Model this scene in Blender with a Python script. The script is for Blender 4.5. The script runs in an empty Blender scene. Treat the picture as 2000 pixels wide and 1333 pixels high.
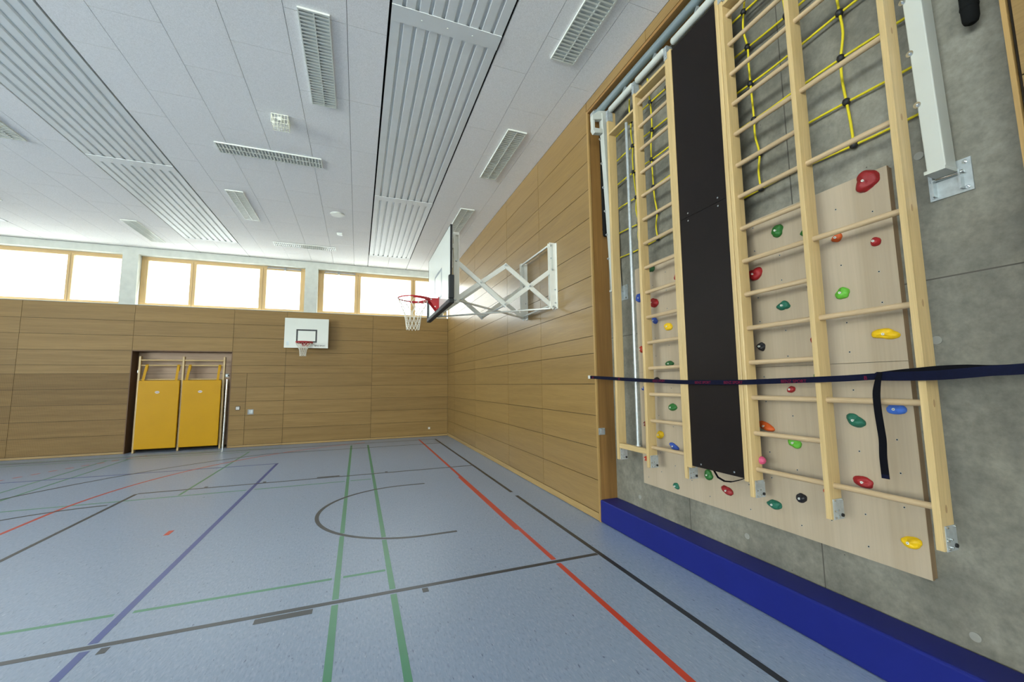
import bpy, bmesh, math, random
from mathutils import Vector, Matrix, noise

sc = bpy.context.scene
COL = sc.collection
R_ = random.Random(7)

# ------------------------------------------------------------------ camera
F_PX = 794.76                      # focal length in pixels of a 2000 px wide frame
CAM_ROWS = ((0.93557951, -0.35290714, -0.01214637),
            (0.02503118, 0.1005919, -0.99461284),
            (0.3522278, 0.93023536, 0.10294541))   # right, down, forward
cam_d = bpy.data.cameras.new('camera')
cam_d.sensor_fit = 'HORIZONTAL'
cam_d.sensor_width = 36.0
cam_d.lens = F_PX / 2000.0 * 36.0
cam_d.clip_start = 0.05
cam = bpy.data.objects.new('camera', cam_d)
COL.objects.link(cam)
r0, r1, r2 = [Vector(r) for r in CAM_ROWS]
m = Matrix((r0, -r1, -r2)).transposed().to_4x4()
m.translation = (0, 0, 1.75)
cam.matrix_world = m
sc.camera = cam

# ------------------------------------------------------------------ colour management
sc.view_settings.view_transform = 'Standard'
sc.view_settings.look = 'None'
sc.view_settings.gamma = 1.0
sc.view_settings.exposure = 0.97
sc.view_settings.use_curve_mapping = False

# ------------------------------------------------------------------ world (bright hazy sky) and sun
w = bpy.data.worlds.new('sky')
w.use_nodes = True
sc.world = w
bgn = w.node_tree.nodes['Background']
bgn.inputs[0].default_value = (0.955, 0.995, 0.985, 1)
# hazy sky: dimmest towards the far windows (+y), brighter behind (-y) and to the left (-x)
wn, wl_ = w.node_tree.nodes, w.node_tree.links
wtc = wn.new('ShaderNodeTexCoord')
wsx = wn.new('ShaderNodeSeparateXYZ')
wl_.new(wtc.outputs['Generated'], wsx.inputs[0])
SKY_FRONT, SKY_REAR, SKY_LEFT = 3.0, 12.5, 11.5


def sky_term(sock, start, value):
    mr_ = wn.new('ShaderNodeMapRange')
    mr_.inputs['From Min'].default_value = start
    mr_.inputs['From Max'].default_value = -0.9
    mr_.inputs['To Min'].default_value = 0.0
    mr_.inputs['To Max'].default_value = value
    wl_.new(sock, mr_.inputs['Value'])
    return mr_.outputs[0]


wa = wn.new('ShaderNodeMath')
wl_.new(sky_term(wsx.outputs[1], -0.1, SKY_REAR - SKY_FRONT), wa.inputs[0])
wlm = wn.new('ShaderNodeMath')
wlm.operation = 'MULTIPLY'
wl_.new(sky_term(wsx.outputs[0], -0.4, SKY_LEFT - SKY_FRONT), wlm.inputs[0])
wl_.new(wlm.outputs[0], wa.inputs[1])
wb_ = wn.new('ShaderNodeMath')
wg = wn.new('ShaderNodeMath')       # extra glow added below the horizon to brighten the ceiling
wl_.new(wa.outputs[0], wg.inputs[0])
gm = wn.new('ShaderNodeMapRange')
gm.inputs['From Min'].default_value = 0.0
gm.inputs['From Max'].default_value = -0.12
gm.inputs['To Min'].default_value = 0.0
gm.inputs['To Max'].default_value = 10.0
wl_.new(wsx.outputs[2], gm.inputs['Value'])
gy = wn.new('ShaderNodeMapRange')    # keeps the added glow out of the far windows
gy.inputs['From Min'].default_value = 0.10
gy.inputs['From Max'].default_value = -0.30
gy.inputs['To Min'].default_value = 0.0
gy.inputs['To Max'].default_value = 1.0
wl_.new(wsx.outputs[1], gy.inputs['Value'])
wl_.new(gy.outputs[0], wlm.inputs[1])
gx = wn.new('ShaderNodeMath')
gx.operation = 'MULTIPLY'
wl_.new(gm.outputs[0], gx.inputs[0])
wl_.new(gy.outputs[0], gx.inputs[1])
wl_.new(gx.outputs[0], wg.inputs[1])
wl_.new(wg.outputs[0], wb_.inputs[0])
wb_.inputs[1].default_value = SKY_FRONT
wl_.new(wb_.outputs[0], bgn.inputs[1])
sun_d = bpy.data.lights.new('sun', 'SUN')
sun_d.energy = 4.0
sun_d.angle = math.radians(1.0)
sun_d.color = (1.0, 0.96, 0.9)
sun = bpy.data.objects.new('sun', sun_d)
COL.objects.link(sun)
sun.rotation_euler = Vector((0.66, 0.132, 0.74)).to_track_quat('Z', 'Y').to_euler()

# room dimensions (metres); the camera stands at x=0, y=0
XW, YB, ZC = 2.90, 13.98, 5.65     # right wall, far wall, ceiling
XL, YR = -17.0, -12.6              # left wall, rear wall
XC = 3.16                          # concrete wall at the bottom of the recess
RY0, RY1, RZ = 0.846, 4.59, 5.47   # recess extent
WZ0, WZ1 = 4.03, 5.45              # window band
WIN_X = [(-14.80, -10.65), (-10.30, -6.15), (-5.80, -1.63), (-1.265, 2.90)]


RZ0 = WZ0      # sill height of the invented rear windows, which bring in extra daylight


def portal(x0, x1, y, facing):
    l = bpy.data.lights.new('daylight_portal', 'AREA')
    l.shape = 'RECTANGLE'
    l.size = x1 - x0
    zb = WZ0 if facing < 0 else RZ0
    l.size_y = WZ1 - zb
    l.cycles.is_portal = True
    o = bpy.data.objects.new('daylight_portal', l)
    COL.objects.link(o)
    o.location = ((x0 + x1) / 2, y, (zb + WZ1) / 2)
    o.rotation_euler = (math.radians(-90 if facing < 0 else 90), 0, 0)


for a, b in WIN_X:
    portal(a, b, YB + 0.30, -1)
    portal(a, b, YR - 0.30, 1)
FILL_WIN_Y = [(-11.8, -7.4), (-7.0, -2.6), (-2.2, 2.2)]     # unseen left windows, added to let in fill daylight
LZ0 = 1.318
for a, b in FILL_WIN_Y:
    l = bpy.data.lights.new('daylight_portal', 'AREA')
    l.shape = 'RECTANGLE'
    l.size = WZ1 - LZ0
    l.size_y = b - a
    l.cycles.is_portal = True
    o = bpy.data.objects.new('daylight_portal', l)
    COL.objects.link(o)
    o.location = (XL - 0.30, (a + b) / 2, (LZ0 + WZ1) / 2)
    o.rotation_euler = (0, math.radians(-90), 0)


# ------------------------------------------------------------------ materials
def srgb(r, g, b):
    f = lambda c: ((c / 255 + 0.055) / 1.055) ** 2.4 if c > 10 else c / 255 / 12.92
    return (f(r), f(g), f(b), 1)


def new_mat(name):
    mt = bpy.data.materials.new(name)
    mt.use_nodes = True
    nt = mt.node_tree
    bs = nt.nodes['Principled BSDF']
    return mt, nt, bs


def plain(name, col, rough=0.5, metal=0.0, var=0.06, scale=6.0, bump=0.0, bscale=60.0, coat=0.0):
    mt, nt, bs = new_mat(name)
    tc = nt.nodes.new('ShaderNodeTexCoord')
    nz = nt.nodes.new('ShaderNodeTexNoise')
    nz.inputs['Scale'].default_value = scale
    nz.inputs['Detail'].default_value = 4
    nt.links.new(tc.outputs['Object'], nz.inputs['Vector'])
    rp = nt.nodes.new('ShaderNodeValToRGB')
    c = col
    rp.color_ramp.elements[0].position = 0.3
    rp.color_ramp.elements[1].position = 0.7
    rp.color_ramp.elements[0].color = (c[0] * (1 - var), c[1] * (1 - var), c[2] * (1 - var), 1)
    rp.color_ramp.elements[1].color = (min(1, c[0] * (1 + var)), min(1, c[1] * (1 + var)), min(1, c[2] * (1 + var)), 1)
    nt.links.new(nz.outputs['Fac'], rp.inputs['Fac'])
    nt.links.new(rp.outputs['Color'], bs.inputs['Base Color'])
    bs.inputs['Roughness'].default_value = rough
    bs.inputs['Metallic'].default_value = metal
    if coat:
        bs.inputs['Coat Weight'].default_value = coat
        bs.inputs['Coat Roughness'].default_value = 0.15
    if bump:
        n2 = nt.nodes.new('ShaderNodeTexNoise')
        n2.inputs['Scale'].default_value = bscale
        n2.inputs['Detail'].default_value = 3
        nt.links.new(tc.outputs['Object'], n2.inputs['Vector'])
        bp = nt.nodes.new('ShaderNodeBump')
        bp.inputs['Strength'].default_value = bump
        bp.inputs['Distance'].default_value = 0.01
        nt.links.new(n2.outputs['Fac'], bp.inputs['Height'])
        nt.links.new(bp.outputs['Normal'], bs.inputs['Normal'])
    return mt


def wood(name, col, axis, rough=0.4, dark=0.86, grain=1.0, coat=0.0, spec=0.5, island=0.10, perf=False, fine=(0.90, 1.07)):
    """grain runs along axis (0,1,2); each panel (mesh island) gets its own tone"""
    mt, nt, bs = new_mat(name)
    N, L = nt.nodes, nt.links
    tc = N.new('ShaderNodeTexCoord')
    mp = N.new('ShaderNodeMapping')
    s = [9.0 * grain] * 3
    s[axis] = 0.45 * grain
    mp.inputs['Scale'].default_value = s
    L.new(tc.outputs['Object'], mp.inputs['Vector'])
    geo = N.new('ShaderNodeNewGeometry')
    off = N.new('ShaderNodeVectorMath')
    off.operation = 'SCALE'
    off.inputs['Scale'].default_value = 37.0
    cmb = N.new('ShaderNodeCombineXYZ')
    for i in range(3):
        L.new(geo.outputs['Random Per Island'], cmb.inputs[i])
    L.new(cmb.outputs[0], off.inputs[0])
    add = N.new('ShaderNodeVectorMath')
    L.new(mp.outputs[0], add.inputs[0])
    L.new(off.outputs[0], add.inputs[1])
    n1 = N.new('ShaderNodeTexNoise')
    n1.inputs['Scale'].default_value = 1.0
    n1.inputs['Detail'].default_value = 6
    n1.inputs['Roughness'].default_value = 0.6
    n1.inputs['Distortion'].default_value = 0.6
    L.new(add.outputs[0], n1.inputs['Vector'])
    mp2 = N.new('ShaderNodeMapping')
    s2 = [120.0 * grain] * 3
    s2[axis] = 3.0 * grain
    mp2.inputs['Scale'].default_value = s2
    L.new(tc.outputs['Object'], mp2.inputs['Vector'])
    n2 = N.new('ShaderNodeTexNoise')
    n2.inputs['Scale'].default_value = 1.0
    n2.inputs['Detail'].default_value = 2
    L.new(mp2.outputs[0], n2.inputs['Vector'])
    r1 = N.new('ShaderNodeValToRGB')
    c = col
    r1.color_ramp.elements[0].position = 0.3
    r1.color_ramp.elements[1].position = 0.72
    r1.color_ramp.elements[0].color = (c[0] * dark, c[1] * dark * 0.97, c[2] * dark * 0.92, 1)
    r1.color_ramp.elements[1].color = (min(1, c[0] * 1.12), min(1, c[1] * 1.12), min(1, c[2] * 1.13), 1)
    L.new(n1.outputs['Fac'], r1.inputs['Fac'])
    mr = N.new('ShaderNodeMapRange')
    mr.inputs['From Min'].default_value = 0.3
    mr.inputs['From Max'].default_value = 0.7
    mr.inputs['To Min'].default_value = fine[0]
    mr.inputs['To Max'].default_value = fine[1]
    L.new(n2.outputs['Fac'], mr.inputs['Value'])
    mr2 = N.new('ShaderNodeMapRange')
    mr2.inputs['To Min'].default_value = 1 - island
    mr2.inputs['To Max'].default_value = 1 + island
    L.new(geo.outputs['Random Per Island'], mr2.inputs['Value'])
    mu = N.new('ShaderNodeMath')
    mu.operation = 'MULTIPLY'
    L.new(mr.outputs[0], mu.inputs[0])
    L.new(mr2.outputs[0], mu.inputs[1])
    last = mu
    if perf:      # fine drilled acoustic holes in vertical rows
        mpv = N.new('ShaderNodeSeparateXYZ')
        L.new(tc.outputs['Object'], mpv.inputs[0])
        src = mpv.outputs[0]
        f = N.new('ShaderNodeMath'); f.operation = 'MULTIPLY'; f.inputs[1].default_value = 1 / 0.032
        L.new(src, f.inputs[0])
        fr = N.new('ShaderNodeMath'); fr.operation = 'FRACT'
        L.new(f.outputs[0], fr.inputs[0])
        g = N.new('ShaderNodeMath'); g.operation = 'MULTIPLY'; g.inputs[1].default_value = 1 / 0.016
        L.new(mpv.outputs[2], g.inputs[0])
        gf = N.new('ShaderNodeMath'); gf.operation = 'FRACT'
        L.new(g.outputs[0], gf.inputs[0])
        a1 = N.new('ShaderNodeMath'); a1.operation = 'LESS_THAN'; a1.inputs[1].default_value = 0.16
        L.new(fr.outputs[0], a1.inputs[0])
        a2 = N.new('ShaderNodeMath'); a2.operation = 'LESS_THAN'; a2.inputs[1].default_value = 0.5
        L.new(gf.outputs[0], a2.inputs[0])
        a3 = N.new('ShaderNodeMath'); a3.operation = 'MULTIPLY'
        L.new(a1.outputs[0], a3.inputs[0]); L.new(a2.outputs[0], a3.inputs[1])
        a4 = N.new('ShaderNodeMath'); a4.operation = 'MULTIPLY_ADD'
        a4.inputs[1].default_value = -0.7; a4.inputs[2].default_value = 1.0
        L.new(a3.outputs[0], a4.inputs[0])
        a5 = N.new('ShaderNodeMath'); a5.operation = 'MULTIPLY'
        L.new(mu.outputs[0], a5.inputs[0]); L.new(a4.outputs[0], a5.inputs[1])
        last = a5
    vm = N.new('ShaderNodeVectorMath')
    vm.operation = 'SCALE'
    L.new(r1.outputs['Color'], vm.inputs[0])
    L.new(last.outputs[0], vm.inputs['Scale'])
    L.new(vm.outputs[0], bs.inputs['Base Color'])
    bs.inputs['Roughness'].default_value = rough
    bs.inputs['Specular IOR Level'].default_value = spec
    if coat:
        bs.inputs['Coat Weight'].default_value = coat
        bs.inputs['Coat Roughness'].default_value = 0.22
    return mt


def floor_mat():
    mt, nt, bs = new_mat('speckled_sheet_floor')
    N, L = nt.nodes, nt.links
    tc = N.new('ShaderNodeTexCoord')
    base = srgb(144, 162, 187)

    def layer(prev, scale, stretch, lo, hi, col, det=2.0):
        mp = N.new('ShaderNodeMapping')
        mp.inputs['Scale'].default_value = (scale, scale * stretch, scale)
        mp.inputs['Location'].default_value = (scale * 3.1, lo * 7, 0)
        mp.inputs['Rotation'].default_value = (0, 0, 0)
        L.new(tc.outputs['Object'], mp.inputs['Vector'])
        nz = N.new('ShaderNodeTexNoise')
        nz.inputs['Scale'].default_value = 1
        nz.inputs['Detail'].default_value = det
        L.new(mp.outputs[0], nz.inputs['Vector'])
        rp = N.new('ShaderNodeMapRange')
        rp.inputs['From Min'].default_value = lo
        rp.inputs['From Max'].default_value = hi
        L.new(nz.outputs['Fac'], rp.inputs['Value'])
        mx = N.new('ShaderNodeMix')
        mx.data_type = 'RGBA'
        L.new(rp.outputs[0], mx.inputs['Factor'])
        if isinstance(prev, tuple):
            mx.inputs['A'].default_value = prev
        else:
            L.new(prev, mx.inputs['A'])
        mx.inputs['B'].default_value = col
        return mx.outputs['Result']
    c = layer(base, 0.8, 1.0, 0.35, 0.75, srgb(146, 164, 190))
    c = layer(c, 60, 0.30, 0.46, 0.72, srgb(160, 174, 196), 3)
    c = layer(c, 75, 0.28, 0.54, 0.74, srgb(130, 145, 172), 3)
    c = layer(c, 46, 0.26, 0.675, 0.73, srgb(98, 112, 140), 3)
    c = layer(c, 70, 0.3, 0.67, 0.76, srgb(184, 196, 208), 2)
    L.new(c, bs.inputs['Base Color'])
    bs.inputs['Roughness'].default_value = 0.34
    bs.inputs['Specular IOR Level'].default_value = 0.42
    return mt


def concrete_mat():
    mt, nt, bs = new_mat('cast_concrete')
    N, L = nt.nodes, nt.links
    tc = N.new('ShaderNodeTexCoord')
    n1 = N.new('ShaderNodeTexNoise')
    n1.inputs['Scale'].default_value = 1.1
    n1.inputs['Detail'].default_value = 7
    n1.inputs['Roughness'].default_value = 0.62
    L.new(tc.outputs['Object'], n1.inputs['Vector'])
    r1 = N.new('ShaderNodeValToRGB')
    e = r1.color_ramp.elements
    e[0].position = 0.28
    e[0].color = srgb(92, 94, 86)
    e[1].position = 0.74
    e[1].color = srgb(152, 150, 138)
    x = e.new(0.5)
    x.color = srgb(123, 121, 109)
    L.new(n1.outputs['Fac'], r1.inputs['Fac'])
    n2 = N.new('ShaderNodeTexNoise')
    n2.inputs['Scale'].default_value = 16
    n2.inputs['Detail'].default_value = 9
    n2.inputs['Roughness'].default_value = 0.7
    L.new(tc.outputs['Object'], n2.inputs['Vector'])
    mr = N.new('ShaderNodeMapRange')
    mr.inputs['From Min'].default_value = 0.3
    mr.inputs['From Max'].default_value = 0.7
    mr.inputs['To Min'].default_value = 0.72
    mr.inputs['To Max'].default_value = 1.22
    L.new(n2.outputs['Fac'], mr.inputs['Value'])
    vm = N.new('ShaderNodeVectorMath')
    vm.operation = 'SCALE'
    L.new(r1.outputs['Color'], vm.inputs[0])
    L.new(mr.outputs[0], vm.inputs['Scale'])
    # small air holes
    vo = N.new('ShaderNodeTexVoronoi')
    vo.inputs['Scale'].default_value = 9
    L.new(tc.outputs['Object'], vo.inputs['Vector'])
    lt = N.new('ShaderNodeMath')
    lt.operation = 'LESS_THAN'
    lt.inputs[1].default_value = 0.035
    L.new(vo.outputs['Distance'], lt.inputs[0])
    mx = N.new('ShaderNodeMix')
    mx.data_type = 'RGBA'
    L.new(lt.outputs[0], mx.inputs['Factor'])
    L.new(vm.outputs[0], mx.inputs['A'])
    mx.inputs['B'].default_value = srgb(70, 68, 60)
    L.new(mx.outputs['Result'], bs.inputs['Base Color'])
    bs.inputs['Roughness'].default_value = 0.6
    bp = N.new('ShaderNodeBump')
    bp.inputs['Strength'].default_value = 0.12
    bp.inputs['Distance'].default_value = 0.01
    L.new(n2.outputs['Fac'], bp.inputs['Height'])
    L.new(bp.outputs['Normal'], bs.inputs['Normal'])
    return mt


def glass_mat():
    mt = bpy.data.materials.new('window_glass')
    mt.use_nodes = True
    nt = mt.node_tree
    nt.nodes.clear()
    out = nt.nodes.new('ShaderNodeOutputMaterial')
    tr = nt.nodes.new('ShaderNodeBsdfTransparent')
    tr.inputs[0].default_value = (0.96, 0.98, 0.97, 1)
    gl = nt.nodes.new('ShaderNodeBsdfGlossy')
    gl.inputs['Roughness'].default_value = 0.02
    mx = nt.nodes.new('ShaderNodeMixShader')
    mx.inputs[0].default_value = 0.05
    nt.links.new(tr.outputs[0], mx.inputs[1])
    nt.links.new(gl.outputs[0], mx.inputs[2])
    nt.links.new(mx.outputs[0], out.inputs[0])
    return mt


OAKC = srgb(144, 116, 68)
M = {}
M['oak_y'] = wood('oak_veneer_grain_y', OAKC, 1, rough=0.38, coat=0.42, spec=0.4, island=0.05)
M['oak_x'] = wood('oak_veneer_grain_x', OAKC, 0, rough=0.5, spec=0.35, island=0.06)
M['oak_perf'] = wood('oak_veneer_perforated', srgb(136, 109, 66), 0, rough=0.55, spec=0.3, perf=True)
M['oak_z'] = wood('oak_solid_grain_z', srgb(148, 110, 60), 2, rough=0.4, dark=0.62, grain=0.8)
M['oak_solid_y'] = wood('oak_solid_grain_y', srgb(148, 110, 60), 1, rough=0.4, dark=0.62, grain=0.8)
M['oak_edge'] = wood('oak_edge_strip', srgb(170, 138, 84), 2, rough=0.4)
M['skirt_x'] = wood('oak_skirting_x', srgb(166, 138, 88), 0, rough=0.4)
M['skirt_y'] = wood('oak_skirting_y', srgb(166, 138, 88), 1, rough=0.4)
M['niche'] = wood('niche_veneer', srgb(176, 150, 124), 0, rough=0.5)
M['niche_dark'] = wood('dark_stained_board', srgb(104, 78, 54), 2, rough=0.6)
M['pine_z'] = wood('pine_grain_z', srgb(204, 178, 126), 2, rough=0.38, dark=0.86, grain=1.6, coat=0.15, island=0.04)
M['pine_y'] = wood('pine_grain_y', srgb(204, 178, 126), 1, rough=0.38, dark=0.86, grain=1.6, coat=0.15, island=0.04)
M['pine_x'] = wood('pine_grain_x', srgb(204, 178, 126), 0, rough=0.4, dark=0.86, grain=1.6)
M['beech_y'] = wood('ash_dowel', srgb(196, 172, 136), 1, rough=0.38, dark=0.84, grain=2.5, coat=0.2, island=0.06)
M['frame_x'] = wood('window_frame_wood_x', srgb(212, 180, 126), 0, rough=0.4, dark=0.85)
M['frame_z'] = wood('window_frame_wood_z', srgb(212, 180, 126), 2, rough=0.4, dark=0.85)
M['birch'] = wood('birch_plywood', srgb(176, 162, 140), 2, rough=0.5, dark=0.94, grain=0.5, island=0.03, fine=(0.96, 1.03))
M['ply_edge'] = wood('plywood_edge', srgb(150, 126, 96), 2, rough=0.6, dark=0.6, grain=1.5)
M['plug'] = plain('wood_plug', srgb(170, 140, 100), 0.5)
M['gap'] = plain('dark_joint', srgb(38, 30, 20), 0.9)
M['black_gap'] = plain('black_gap', srgb(14, 14, 14), 0.9)
M['floor'] = floor_mat()
M['concrete'] = concrete_mat()
M['conc_joint'] = plain('concrete_joint', srgb(82, 80, 72), 0.8)
M['conc_plug'] = plain('concrete_tie_plug', srgb(150, 150, 142), 0.7, bump=0.3)
M['ceil'] = plain('wood_wool_panel', srgb(246, 246, 244), 0.9, var=0.10, scale=110, bump=0.22, bscale=420)
M['plaster'] = plain('white_plaster', srgb(206, 210, 202), 0.8, bump=0.05)
M['heater'] = plain('heater_enamel', srgb(232, 236, 235), 0.42, var=0.02)
M['enamel'] = plain('white_enamel', srgb(226, 230, 222), 0.3, var=0.02)
M['lum_back'] = plain('luminaire_inside', srgb(196, 202, 200), 0.5)
M['steel'] = plain('galvanised_steel', srgb(186, 194, 196), 0.36, metal=0.45, var=0.12, scale=30)
M['tube_grey'] = plain('grey_steel_tube', srgb(150, 166, 170), 0.38, metal=0.55, var=0.05)
M['chrome'] = plain('bright_steel', srgb(214, 216, 214), 0.18, metal=1.0)
M['wood_white'] = plain('powder_coat_white', srgb(194, 198, 190), 0.38, var=0.02)
M['scissor_white'] = plain('scissor_frame_white', srgb(232, 234, 226), 0.35, var=0.02)
M['dark_panel'] = plain('dark_phenolic_plywood', srgb(27, 22, 21), 0.42, var=0.10, scale=3)
M['dark_panel'].node_tree.nodes['Principled BSDF'].inputs['Specular IOR Level'].default_value = 0.22
M['black_rubber'] = plain('black_rubber', srgb(26, 28, 30), 0.55)
M['black_pad'] = plain('black_foam_pad', srgb(34, 38, 40), 0.55)
M['black_fabric'] = plain('black_fabric', srgb(24, 26, 26), 0.9)
M['rope'] = plain('yellow_rope', srgb(226, 208, 30), 0.6, bump=0.5, bscale=200)
M['net_white'] = plain('white_net_cord', srgb(232, 228, 214), 0.7)
M['mat_blue'] = plain('blue_vinyl', srgb(24, 34, 116), 0.45, var=0.05, scale=3, bump=0.08, bscale=400)
M['mat_yellow'] = plain('yellow_vinyl', srgb(200, 150, 3), 0.4, var=0.03, scale=2)
M['mat_blue'].node_tree.nodes['Principled BSDF'].inputs['Specular IOR Level'].default_value = 0.25
M['mat_yellow'].node_tree.nodes['Principled BSDF'].inputs['Specular IOR Level'].default_value = 0.2
M['red_paint'] = plain('red_paint', srgb(176, 34, 40), 0.4)
M['board_white'] = plain('backboard_white', srgb(216, 222, 214), 0.25, var=0.01, coat=0.3)
M['board_line'] = plain('backboard_black_line', srgb(40, 44, 44), 0.4)
M['board_line_pale'] = plain('backboard_grey_line', srgb(120, 132, 140), 0.4)
M['sticker'] = plain('pale_sticker', srgb(196, 216, 224), 0.5)
M['navy'] = plain('navy_webbing', srgb(13, 17, 40), 0.85, var=0.15, scale=60)
M['navy_dark'] = plain('black_webbing', srgb(8, 9, 16), 0.9)
M['crimson'] = plain('crimson_print', srgb(104, 18, 44), 0.8)
for k in ('navy', 'navy_dark', 'crimson', 'black_fabric'):
    M[k].node_tree.nodes['Principled BSDF'].inputs['Specular IOR Level'].default_value = 0.15
M['plastic_grey'] = plain('grey_plastic', srgb(150, 152, 152), 0.4)
M['plastic_light'] = plain('light_plastic', srgb(206, 206, 200), 0.4)
M['cage'] = plain('cage_wire', srgb(232, 234, 218), 0.5)
M['glass'] = glass_mat()
LN = {'black': srgb(38, 45, 54), 'red': srgb(202, 62, 42), 'green': srgb(72, 142, 108), 'blue': srgb(54, 76, 150)}
for k, c in LN.items():
    M['line_' + k] = plain('court_line_' + k, c, 0.34, var=0.03)
HC = {'red': (158, 26, 30), 'redbig': (146, 26, 30), 'redorange': (190, 60, 34), 'blue': (50, 82, 170), 'yellow': (238, 194, 12),
      'green': (40, 110, 44), 'dkgreen': (36, 92, 46), 'lime': (96, 176, 50), 'teal': (28, 104, 82), 'black': (28, 28, 34),
      'orange': (206, 88, 26), 'brown': (120, 48, 30), 'pink': (206, 84, 122), 'skyblue': (66, 116, 214)}
for k, c in HC.items():
    M['hold_' + k] = plain('hold_resin_' + k, srgb(*c), 0.5, var=0.10, scale=30, bump=0.25, bscale=220)


# ------------------------------------------------------------------ helpers
def tag(o, label=None, cat=None, group=None, kind=None):
    if label: o['label'] = label
    if cat: o['category'] = cat
    if group: o['group'] = group
    if kind: o['kind'] = kind
    return o


def thing(name, label, cat, loc=(0, 0, 0), group=None):
    o = bpy.data.objects.new(name, None)
    COL.objects.link(o)
    o.location = loc
    o.empty_display_size = 0.1
    return tag(o, label, cat, group)


def world_loc(p):
    v = Vector((0, 0, 0))
    while p is not None:
        v += Vector(p.location)
        p = p.parent
    return v


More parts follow.
